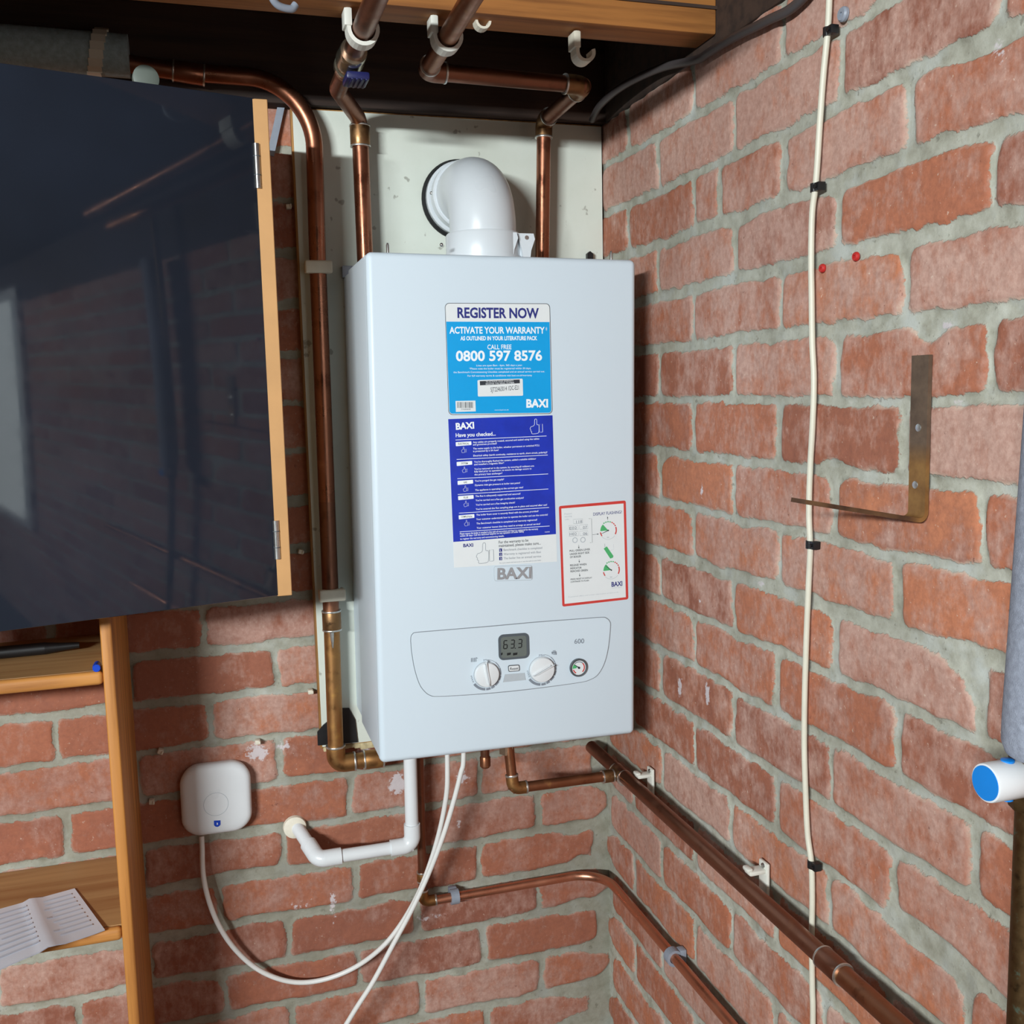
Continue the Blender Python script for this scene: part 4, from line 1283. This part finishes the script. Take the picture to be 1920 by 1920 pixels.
# grey metal hook on the joist at the left
p = Vector((on_z(507, 10, JZ).x, -.41, JZ))
m = MB(); m.tube(smooth_path([p + Vector((-.004, -.002, .05)), p + Vector((-.003, -.002, .005)), p + Vector((.004, .004, -.010)), p + Vector((.020, .010, -.012)), p + Vector((.026, .012, -.006))], 6), .0042, 'grey_plastic', 12)
tag(m.build('joist_hook', origin=p), 'grey hook on the lower edge of the joist above the left sweeping pipe', 'hook')

def wall_clip(loc, label, group):
    """opened white saddle clip between the pipe and the right wall"""
    L = Vector(loc); r = thing('pipe_clip', L, label, 'pipe clip', group)
    m = MB()
    m.box(L + Vector((.0, -.010, -.020)), L + Vector((-.0045, .010, .026)), 'clip_white', .0015)
    m.box(L + Vector((-.004, -.008, .0125)), L + Vector((-.027, .008, .0185)), 'clip_white', .002)
    m.box(L + Vector((-.004, -.008, -.018)), L + Vector((-.030, .008, -.0128)), 'clip_white', .002)
    m.box(L + Vector((-.022, -.007, .017)), L + Vector((-.030, .007, .0225)), 'clip_white', .002)
    m.build('clip_saddle', r)
    m = MB(); m.lathe([(.0035, 0), (.003, .0015)], L + Vector((-.0045, -.001, .0215)), (-1, 0, 0), 'steel', 12); m.build('clip_screw', r)
    return r
wc = wall_clip((-.003, on_x(1213, 1476, -.012).y, ZD), 'white saddle clip on the right wall pipe closest to the boiler', 'white clips on the right wall pipe')
dup(wc, (-.003, on_x(1424, 1672, -.012).y, ZD), 'white saddle clip on the right wall pipe beside the white cable')
def round_clip(loc, ax, label, group):
    L = Vector(loc); r = thing('pipe_clip', L, label, 'pipe clip', group)
    m = MB()
    n = 20
    out = Vector((0, -1, 0))
    for k in range(n):
        a0, a1 = math.radians(-150 + 300 * k / n), math.radians(-150 + 300 * (k + 1) / n)
        P = [(math.cos(a0), math.sin(a0)), (math.cos(a1), math.sin(a1))]
        q = [(P[0][0] * .0082, P[0][1] * .0082), (P[1][0] * .0082, P[1][1] * .0082), (P[1][0] * .0128, P[1][1] * .0128), (P[0][0] * .0128, P[0][1] * .0128)]
        m.prism([L + Vector((-.007, -x, z)) for x, z in q], (1, 0, 0), .014, 'grey_plastic')
    m.build('clip_band', r, smooth=40)
    m = MB(); m.box(L + Vector((-.007, .0085, -.011)), L + Vector((.007, .0195, .011)), 'grey_plastic', .0015); m.build('clip_foot', r)
    return r
xg = on_y(852, 1682, YE).x
gc = round_clip((xg, YE, ZE), None, 'grey plastic clip on the thin copper pipe under the boiler', 'grey clips on the thin copper pipe')
g2 = dup(gc, (-.020, on_x(1262, 1790, -.020).y, ZE), 'grey plastic clip on the thin copper pipe along the right wall', (0, 0, -math.pi / 2))

# ------------------------------------------------------------------ black bracket beneath the pipe
m = MB()
P = [on_y(*q, -.0215) for q in ((596, 1398), (595, 1373), (606, 1360), (618, 1350), (640, 1328), (655, 1328), (666, 1350), (671, 1392))]
m.prism(P, (0, 1, 0), .0028, 'black_plastic')
tag(m.build('corner_bracket', origin=P[0]), 'black angular bracket plate behind the left pipe at the boiler lower left', 'bracket')

# ------------------------------------------------------------------ wall cabinet with dark door
cab = thing('wall_cabinet', (-.86, -.14, 1.3255), 'dark navy glossy wall cabinet with tan edge left of the boiler', 'cabinet')
CX0, CX1, CY, CZ0, CZ1 = -1.22, -.5557, -.270, 1.3255, 1.9596
MB().box((CX1 - .0190, CY, CZ0), (CX1, -.004, CZ1), 'mdf', .0008, 1).build('side_panel', cab)
MB().box((CX0, CY, CZ0), (CX0 + .016, -.004, CZ1), 'mdf', .0008, 1).build('side_panel', cab)
MB().box((CX0 + .016, CY + .021, CZ1 - .016), (CX1 - .0190, -.004, CZ1), 'mdf', .0008, 1).build('top_panel', cab)
MB().box((CX0 + .016, CY + .021, CZ0), (CX1 - .0190, -.004, CZ0 + .016), 'mdf', .0008, 1).build('bottom_panel', cab)
MB().box((CX0 + .016, -.012, CZ0 + .016), (CX1 - .0190, -.004, CZ1 - .016), 'mdf').build('back_panel', cab)
ang = math.radians(15.08)
dl = Vector((-math.cos(ang), -math.sin(ang), 0)); dn = Vector((math.sin(ang), -math.cos(ang), 0))
hg = Vector((CX1 - .0200, CY + .0182, 0))
DW = .66
m = MB()
Rm = Matrix(((dl.x, dn.x, 0, hg.x), (dl.y, dn.y, 0, hg.y), (0, 0, 1, 0), (0, 0, 0, 1)))
m.box((0, 0, CZ0 + .001), (DW, .018, CZ1 + .001), 'navy_gloss', .0012, 2, Rm)
m.f = [f[::-1] for f in m.f]
dr_ = m.build('door', cab, smooth=30, label='glossy navy door standing ajar')
for z0_, z1_ in ((on_y(475, 269, CY).z, on_y(475, 353, CY).z), (on_y(515, 976, CY).z, on_y(517, 1048, CY).z)):
    m = MB(); p = hg + dl * .0015 + dn * .0185
    m.tube([Vector((p.x, p.y, z1_)), Vector((p.x, p.y, z0_))], .0042, 'steel', 16)
    for f in (.3, .72): m.lathe([(.0045, -.0006), (.0045, .0006)], Vector((p.x, p.y, z1_ + (z0_ - z1_) * f)), (0, 0, 1), 'gauge_ring', 16)
    m.build('hinge', cab, smooth=40)

# ------------------------------------------------------------------ pine shelf unit under it
sh = thing('shelf_unit', (-1.1, -.12, 0.0), 'pine shelf unit with a narrow orange upright below the dark cabinet', 'shelf unit')
UX0, UX1, SY, UT = -.7995, -.7845, -.2375, 1.322
m = MB(); m.box((UX0, SY, 0), (UX1, -.006, UT), 'pine', .003, 3); m.build('upright', sh)
m = MB(); m.box((-1.515, SY, 0), (-1.50, -.006, UT), 'pine', .003, 3); m.build('upright', sh)
for zt in (1.2377, .8840, .50, .12):
    m = MB(); m.box((-1.50, SY + .012, zt - .0165), (UX0, -.006, zt), 'plank'); so = m.build('shelf', sh)
    m = MB(); m.box((-1.50, SY - .001, zt - .0175), (UX0, SY + .0125, zt + .0005), 'pine_x', .006, 4); m.build('front_lip', so)

# things on the shelves
m = MB(); z_ = .8846
p0, p1 = on_z(140, 1667, z_), on_z(197, 1745, z_ + .002)
p2, p3 = on_z(-60, 1722, z_), on_z(-60, 1846, z_ + .012)
N1, N2 = 16, 10
vs = []; fs = []
for i in range(N1 + 1):
    for k in range(N2 + 1):
        a, b_ = i / N1, k / N2
        q = (p0 * (1 - a) + p2 * a) * (1 - b_) + (p1 * (1 - a) + p3 * a) * b_
        q = q + Vector((0, 0, .0012 + .004 * math.sin(a * 3) ** 2 * b_ + (.004 * max(0, 1 - abs(a - .42) * 12))))
        vs.append(q)
for i in range(N1):
    for k in range(N2):
        a = i * (N2 + 1) + k
        fs.append([a, a + N2 + 1, a + N2 + 2, a + 1])
m.add(vs, fs, 'paper')
low_ = [v - Vector((0, 0, .0008)) for v in vs]
m.add(low_, [f[::-1] for f in fs], 'paper')
lf = thing('leaflet', (p0 + p3) / 2, 'folded white printed leaflet lying on the lower pine shelf', 'paper')
m.build('sheet', lf, smooth=60)
t = MB()
def onp(a, b_):
    q = (p0 * (1 - a) + p2 * a) * (1 - b_) + (p1 * (1 - a) + p3 * a) * b_
    return q + Vector((0, 0, .0012 + .004 * math.sin(a * 3) ** 2 * b_ + (.004 * max(0, 1 - abs(a - .42) * 12)) + .0010))
random.seed(9)
for c0_, c1_ in ((.06, .36), (.48, .80)):
    for k in range(9):
        b0 = .10 + k * .09
        e = c1_ - random.random() * .08
        n_ = 6
        for s in range(n_):
            a0, a1 = c0_ + (e - c0_) * s / n_, c0_ + (e - c0_) * (s + 1) / n_
            t.add([onp(a0, b0), onp(a1, b0), onp(a1, b0 + .028), onp(a0, b0 + .028)], [[3, 2, 1, 0]], 'print_grey')
t.build('printed_lines', lf)
pn = thing('plastic_plug', on_z(181, 1262, 1.2377), 'small round blue plug at the front of the upper pine shelf', 'plug')
c = on_z(181, 1262, 1.2377) + Vector((0, .004, .0052))
MB().tube([c, c + Vector((-.001, .022, 0))], .0045, 'pen_blue', 14).build('barrel', pn)
MB().lathe([(.0050, 0), (.0050, .010)], c + Vector((0, .0005, 0)), (-.1, 1, 0), 'pen_blue', 14).build('end_plug', pn)
q = on_z(30, 1250, 1.2377)
m = MB(); m.tube([Vector((-1.15, -.12, 1.247)), Vector((-.885, -.11, 1.247))], [.009, .0085], 'black_plastic', 14)
tg = thing('torch', (-1.0, -.115, 1.238), 'thin black tool lying at the back of the upper pine shelf', 'tool')
m.build('handle', tg)
MB().lathe([(.0085, 0), (.006, .02), (.004, .045)], (-.886, -.11, 1.247), (1, .03, 0), 'black_plastic', 14).build('tip', tg)

# ------------------------------------------------------------------ white receiver box with cable
hc = (on_y(338, 1500, -.024) + on_y(472, 1500, -.024)) / 2
hx0, hx1 = on_y(338, 1500, -.024).x, on_y(472, 1500, -.024).x
hz1, hz0 = on_y(405, 1434, -.024).z, on_y(405, 1566, -.024).z
hub = thing('wifi_receiver', ((hx0 + hx1) / 2, -.01, hz0), 'white rounded square heating receiver on the brick wall beside the pine upright', 'receiver')
hzc = (hz0 + hz1) / 2; hxc = (hx0 + hx1) / 2
HR = Matrix.Translation((hxc, 0, hzc)) @ Matrix.Rotation(.012, 4, 'Y') @ Matrix.Translation((-hxc, 0, -hzc))
m = MB()
prof = [(-.002, 0.002), (-.016, 0.0), (-.0205, .0015), (-.0235, .0045), (-.0250, .0085), (-.0260, .016), (-.0265, .028)]
loops = []
for y, ins in prof:
    loops.append([HR @ p for p in rrect(hx0 + ins, hz0 + ins, hx1 - ins, hz1 - ins, max(.004, .030 - ins * .8), y, 10)])
k = len(loops[0]); vs = [p for lp in loops for p in lp]; fs = []
for i in range(len(loops) - 1):
    for j2 in range(k): fs.append([i * k + j2, i * k + (j2 + 1) % k, (i + 1) * k + (j2 + 1) % k, (i + 1) * k + j2][::-1])
fs.append([(len(loops) - 1) * k + j2 for j2 in range(k)][::-1]); fs.append([j2 for j2 in range(k)])
m.add(vs, fs, 'white_plastic'); ho = m.build('housing', hub, smooth=60)
bm = bmesh.new(); bm.from_mesh(ho.data); bmesh.ops.recalc_face_normals(bm, faces=bm.faces); bm.to_mesh(ho.data); bm.free()
cpt = on_y(405, 1508, -.0266)
m = MB(); rr = (on_y(428, 1508, -.0266) - cpt).length
m.tube([cpt + Vector((math.cos(a) * rr, 0, math.sin(a) * rr)) for a in np.linspace(0, 2 * math.pi, 40, endpoint=False)], .00035, 'pale_ink', 6, closed=True)
m.build('button_ring', hub)
m = MB()
sc_ = lambda x, y: on_y(401 + x, 1538 + y, -.0262)
P = [sc_(*q) for q in ((0, .6), (12.3, 0), (12.3, 8), (9, 11.3), (6.2, 12.2), (3, 11.6), (.3, 8.8))]
m.prism(P, NF, .0007, 'pen_blue')
P = [sc_(*q) + NF * .0007 for q in ((5.6, 4), (7, 4), (7, 6), (8, 6.4), (6.4, 8.6), (5, 6.6), (5.6, 6.2))]
m.prism(P, NF, .0002, 'white_ink')
m.build('blue_emblem', hub)

def cable(name, pts, r, mat, label, per=10):
    path = smooth_path(pts, per)
    mid = path[len(path) // 2]
    m = MB(); m.tube(path, r, mat, 14)
    return tag(m.build(name, origin=mid, smooth=60), label, 'cable')
hcab = [(378, 1568, -.012), (379, 1590, -.016), (381, 1640, -.024), (392, 1690, -.028), (412, 1738, -.028), (441, 1780, -.025), (480, 1815, -.020), (525, 1836, -.016), (570, 1842, -.016), (620, 1833, -.022), (670, 1811, -.032), (715, 1777, -.05), (750, 1735, -.056),
        (782, 1680, -.062), (806, 1620, -.070), (825, 1555, -.082), (837, 1490, -.095), (839, 1440, -.10)]
pts = [on_y(*q) for q in hcab]; pts.append(Vector((pts[-1].x + .001, pts[-1].y, BZ0 + .003)))
cable('receiver_cable', pts, .0040, 'cable_white', 'white cable looping from the receiver box up to the boiler underside')
hcab = [(640, 1935, -.085), (668, 1890, -.085), (700, 1840, -.086), (735, 1775, -.088), (775, 1700, -.090), (805, 1635, -.092), (830, 1570, -.096), (850, 1505, -.10), (864, 1450, -.104), (869, 1425, -.105)]
pts = [Vector((-.62, -.10, .006)), Vector((-.63, -.08, .12)), Vector((-.60, -.075, .36)), Vector((-.555, -.08, .50)), Vector((-.51, -.083, .56))] + [on_y(*q) for q in hcab]; pts.append(Vector((pts[-1].x + .002, pts[-1].y, BZ0 + .003)))
cable('power_cable', pts, .0040, 'cable_white', 'white cable falling straight from the boiler underside to the lower left')

# ------------------------------------------------------------------ cable and clips on the right wall
rc = [(1556, -30), (1555, 0), (1552, 58), (1544, 140), (1538, 220), (1533, 300), (1529, 350), (1523, 400), (1521, 480), (1522, 560), (1523, 640), (1526, 710), (1524, 790), (1519, 880), (1517, 960), (1519, 1018), (1519, 1040), (1516, 1100), (1512, 1200), (1509, 1300), (1508, 1390), (1510, 1470), (1514, 1560), (1521, 1615), (1523, 1680), (1522, 1760), (1523, 1850), (1524, 1960)]
pts = [on_x(px, py, -.0062) for px, py in rc]
pts = [Vector((-.0062, pts[0].y + .002, 2.10))] + pts + [Vector((-.0062, pts[-1].y, .45)), Vector((-.0062, pts[-1].y - .004, .01))]
cable('wall_cable', pts, .0034, 'cable_cream', 'cream cable pinned up the full height of the right brick wall', 6)
def cable_clip(loc, label, side):
    L = Vector(loc); r = thing('cable_clip', L, label, 'cable clip', 'black clips on the wall cable')
    m = MB()
    for k in range(10):
        a0, a1 = math.radians(-90 + 18 * k), math.radians(-72 + 18 * k)
        q = [(math.cos(a0) * .0036, math.sin(a0) * .0036), (math.cos(a1) * .0036, math.sin(a1) * .0036), (math.cos(a1) * .0050, math.sin(a1) * .0050), (math.cos(a0) * .0050, math.sin(a0) * .0050)]
        m.prism([L + Vector((-x, z, -.0045)) for x, z in q], (0, 0, 1), .009, 'black_plastic')
    m.box(L + Vector((.006, .0034, -.0045)), L + Vector((-.0035, .0115, .0045)), 'black_plastic', .0008)
    m.build('clip_saddle', r, smooth=40)
    m = MB(); m.lathe([(.0014, 0), (.0024, .002), (.0024, .0032)], L + Vector((-.003, .0075, 0)), (-1, 0, 0), 'black_plastic', 12); m.build('nail', r)
    return r
cc0 = None
for px, py, lab, flip in ((1552, 60, 'black clip on the cream wall cable, topmost near the ceiling', 1), (1528, 352, 'black clip on the cream wall cable, above the red wall plugs', 0), (1519, 1021, 'black clip on the cream wall cable, under the rusty bracket arm', 0), (1522, 1620, 'black clip on the cream wall cable, lowest one above the copper pipe', 1)):
    p = on_x(px, py, -.0062)
    if cc0 is None: cc0 = cable_clip(p, lab, 1); cl = cc0
    else: cl = dup(cc0, p, lab)
    if flip: cl.rotation_euler = (math.pi, 0, 0)

# dark cable along the top of the right wall
pts = [on_x(*q, -.010) for q in ((1560, -40), (1500, 2), (1440, 38), (1380, 68), (1330, 98), (1306, 112))] + [Vector((-.014, -.27, 2.034)), Vector((-.03, -.18, 2.036)), Vector((-.035, -.10, 2.030)), Vector((-.03, -.05, 2.02))]
pts[0] = Vector((-.010, -.70, 2.03))
cable('ceiling_cable', pts, .0055, 'cable_dark', 'dark grey cable sagging along the top of the right wall under the ceiling')

# ------------------------------------------------------------------ rusty angle bracket
bk = thing('shelf_bracket', (0, -.809, 1.455), 'rusty steel angle bracket screwed to the right brick wall', 'bracket')
m = MB()
w0 = Vector((0, .0118, 0)); yb = -.8092
prof = [(-.0005, 1.6125), (-.0005, 1.462)]
cen = fillet([Vector((-.0030, yb, 1.6125)), Vector((-.0030, yb, 1.4555)), Vector((-.1310, yb + .0065, 1.4805))], .007, 6)
th = .0021
for i in range(len(cen) - 1):
    a_, b_ = cen[i], cen[i + 1]
    d0 = (cen[min(i + 1, len(cen) - 1)] - cen[max(i - 1, 0)]).normalized(); d1 = (cen[min(i + 2, len(cen) - 1)] - cen[i]).normalized()
    n0 = d0.cross(Vector((0, 1, 0))).normalized() * th; n1 = d1.cross(Vector((0, 1, 0))).normalized() * th
    q = [a_ + n0, b_ + n1, b_ - n1, a_ - n0]
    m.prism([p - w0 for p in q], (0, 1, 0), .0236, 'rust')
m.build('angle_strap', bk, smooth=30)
for px, py in ((1723, 802), (1717, 909)):
    p = on_x(px, py, -.0044)
    m = MB(); m.lathe([(.0042, 0), (.0036, .0012), (.0012, .0015)], p, (-1, 0, 0), 'solder', 16); m.build('screw', bk)
m = MB(); m.lathe([(.003, 0), (.003, .0004)], on_x(1727, 692, -.0044), (-1, 0, 0), 'gauge_ring', 14); m.build('screw_hole', bk)

# ------------------------------------------------------------------ red plugs and a screw in the right wall
def plug(px, py, label):
    p = on_x(px, py, .0)
    m = MB(); m.lathe([(.0048, 0), (.0048, .002), (.0038, .0035), (.0016, .0035), (.0016, .0015)], p + Vector((.0005, 0, 0)), (-1, 0, 0), 'red', 14)
    return tag(m.build('wall_plug', origin=p), label, 'wall plug', 'red plugs in the right wall')
pg = plug(1543, 503, 'red wall plug close to the cream cable on the right wall')
dup(pg, on_x(1606, 481, 0), 'red wall plug further from the cream cable on the right wall')
p = on_x(1584, 27, 0)
m = MB(); m.lathe([(.0075, 0), (.0075, .003), (.006, .005), (.002, .005), (.002, .003)], p, (-1, 0, 0), 'grey_plastic', 16)
tag(m.build('wall_screw', origin=p), 'grey screw head in the mortar beside the topmost cable clip', 'screw')
# little plugs and pins left in the back wall
bits = [(582, 1296, 'cream_plastic', 'small cream plug in a mortar joint left of the white board'), (483, 1390, 'cream_plastic', 'small cream plug above the receiver box'), (301, 1408, 'cream_plastic', 'upper of two small plugs left of the receiver box'), (285, 1502, 'cream_plastic', 'lower of two small plugs left of the receiver box'), (564, 1034, 'cream_plastic', 'small pale plug on the dark brick between cabinet and board'), (541, 388, 'clip_white', 'small white plug high on the brick between cabinet and board')]
b0 = None
for px, py, mt_, lab in bits:
    p = on_y(px, py, -.002)
    if b0 is None:
        b0 = thing('wall_plug', p, lab, 'wall plug', 'old plugs in the back wall')
        m = MB(); m.box(p + Vector((-.0042, -.007, -.0036)), p + Vector((.0042, .006, .0036)), mt_, .0014); m.build('plug_body', b0)
        m = MB(); m.box(p + Vector((.0015, -.0105, -.0022)), p + Vector((.0042, -.006, .0030)), mt_, .0008); m.build('split_tongue', b0)
    else:
        dup(b0, p, lab, (0, random.uniform(-.5, .5), 0))
# galvanised strap
s0, s1 = on_y(530, 186, -.006), on_y(507, 292, -.006)
dr = (s1 - s0).normalized(); sd = dr.cross(NF).normalized() * .0052
m = MB(); m.prism([s0 + sd, s1 + sd, s1 - sd, s0 - sd], NF, .003, 'grey_plastic')
tag(m.build('metal_strap', origin=s0), 'grey slanting metal strap on the wall between cabinet and board', 'strap')

# ------------------------------------------------------------------ insulated pipe above the cabinet
ip = thing('pipe_insulation', on_y(120, 95, -.066), 'grey foam insulation sleeve on the pipe above the dark cabinet', 'insulation')
i0 = Vector((-1.35, -.062, 2.068)); i1 = on_y(242, 106, -.062)
m = MB(); m.tube([i0 + (i1 - i0) * f for f in np.linspace(0, 1, 10)], .0285, 'foam_dark', 28); m.build('foam_sleeve', ip, smooth=60)
m = MB(); p = on_y(170, 98, -.062)
for k in range(9):
    a0, a1 = math.radians(-110 + 20 * k), math.radians(-90 + 20 * k)
    q = [(math.cos(a0) * .029, math.sin(a0) * .029), (math.cos(a1) * .029, math.sin(a1) * .029), (math.cos(a1) * .032, math.sin(a1) * .032), (math.cos(a0) * .032, math.sin(a0) * .032)]
    m.prism([p + Vector((-.008 + .002 * k, -x, z)) for x, z in q], (1, 0, 0), .018, 'cream_plastic')
m.build('securing_strip', ip)
p = on_y(272, 150, -.11)
m = MB(); m.lathe([(.017, 0), (.017, .010), (.012, .012)], p, (.2, -1, 0), 'shaded_cream', 24)
tag(m.build('plastic_disc', origin=p), 'pale round plastic disc on top of the dark cabinet', 'disc')

# ------------------------------------------------------------------ right edge: lagged pipe and valve
PX, PY = -.062, -1.0175
lp = thing('heating_pipe', (PX, PY, 1.0), 'tarnished vertical pipe with grey foam lagging at the right edge', 'pipe')
MB().tube([Vector((PX, PY, .02)), Vector((PX, PY, 2.2))], .0115, 'verdigris', 24).build('tube', lp, smooth=60)
m = MB(); m.lathe([(.020, 0.0), (.028, .004), (.031, .012), (.0315, .03), (.0315, .70), (.029, .71), (.012, .71)], (PX, PY - .0115, 1.302), (0, -.045, 1), 'foam', 32); m.build('foam_lagging', lp, smooth=60)
vz = on_y(1905, 1459, PY).z
vb = MB()
vb.lathe([(.016, -.026), (.017, -.022), (.017, .022), (.016, .026)], (PX, PY, vz), (0, 0, 1), 'verdigris', 8)
vb.lathe([(.0115, .010), (.0115, .018)], (PX, PY, vz), (-1, 0, 0), 'nickel', 20)
vb.build('valve_body', lp)
v = MB(); ca = Vector((-1, 0, 0)); vo_ = Vector((PX, PY, vz))
v.lathe([(.0142, .014), (.0150, .016), (.0150, .0415), (.0145, .0435), (.0132, .0440)], vo_, ca, 'white_plastic', 40)
cap_ = v.build('valve_cap', lp, smooth=40, label='white plastic valve cap with blue end')
v = MB(); v.lathe([(.0133, .0437), (.0131, .0446), (.001, .0448)], vo_, ca, 'blue', 40); v.build('blue_disc', cap_)
for s_ in (1, -1):
    v = MB(); v.lathe([(.0050, -.001), (.0050, .0020), (.0035, .0026)], vo_ + Vector((-.024, 0, s_ * .0138)), (0, 0, s_), 'blue', 20); v.build('blue_tab', cap_)
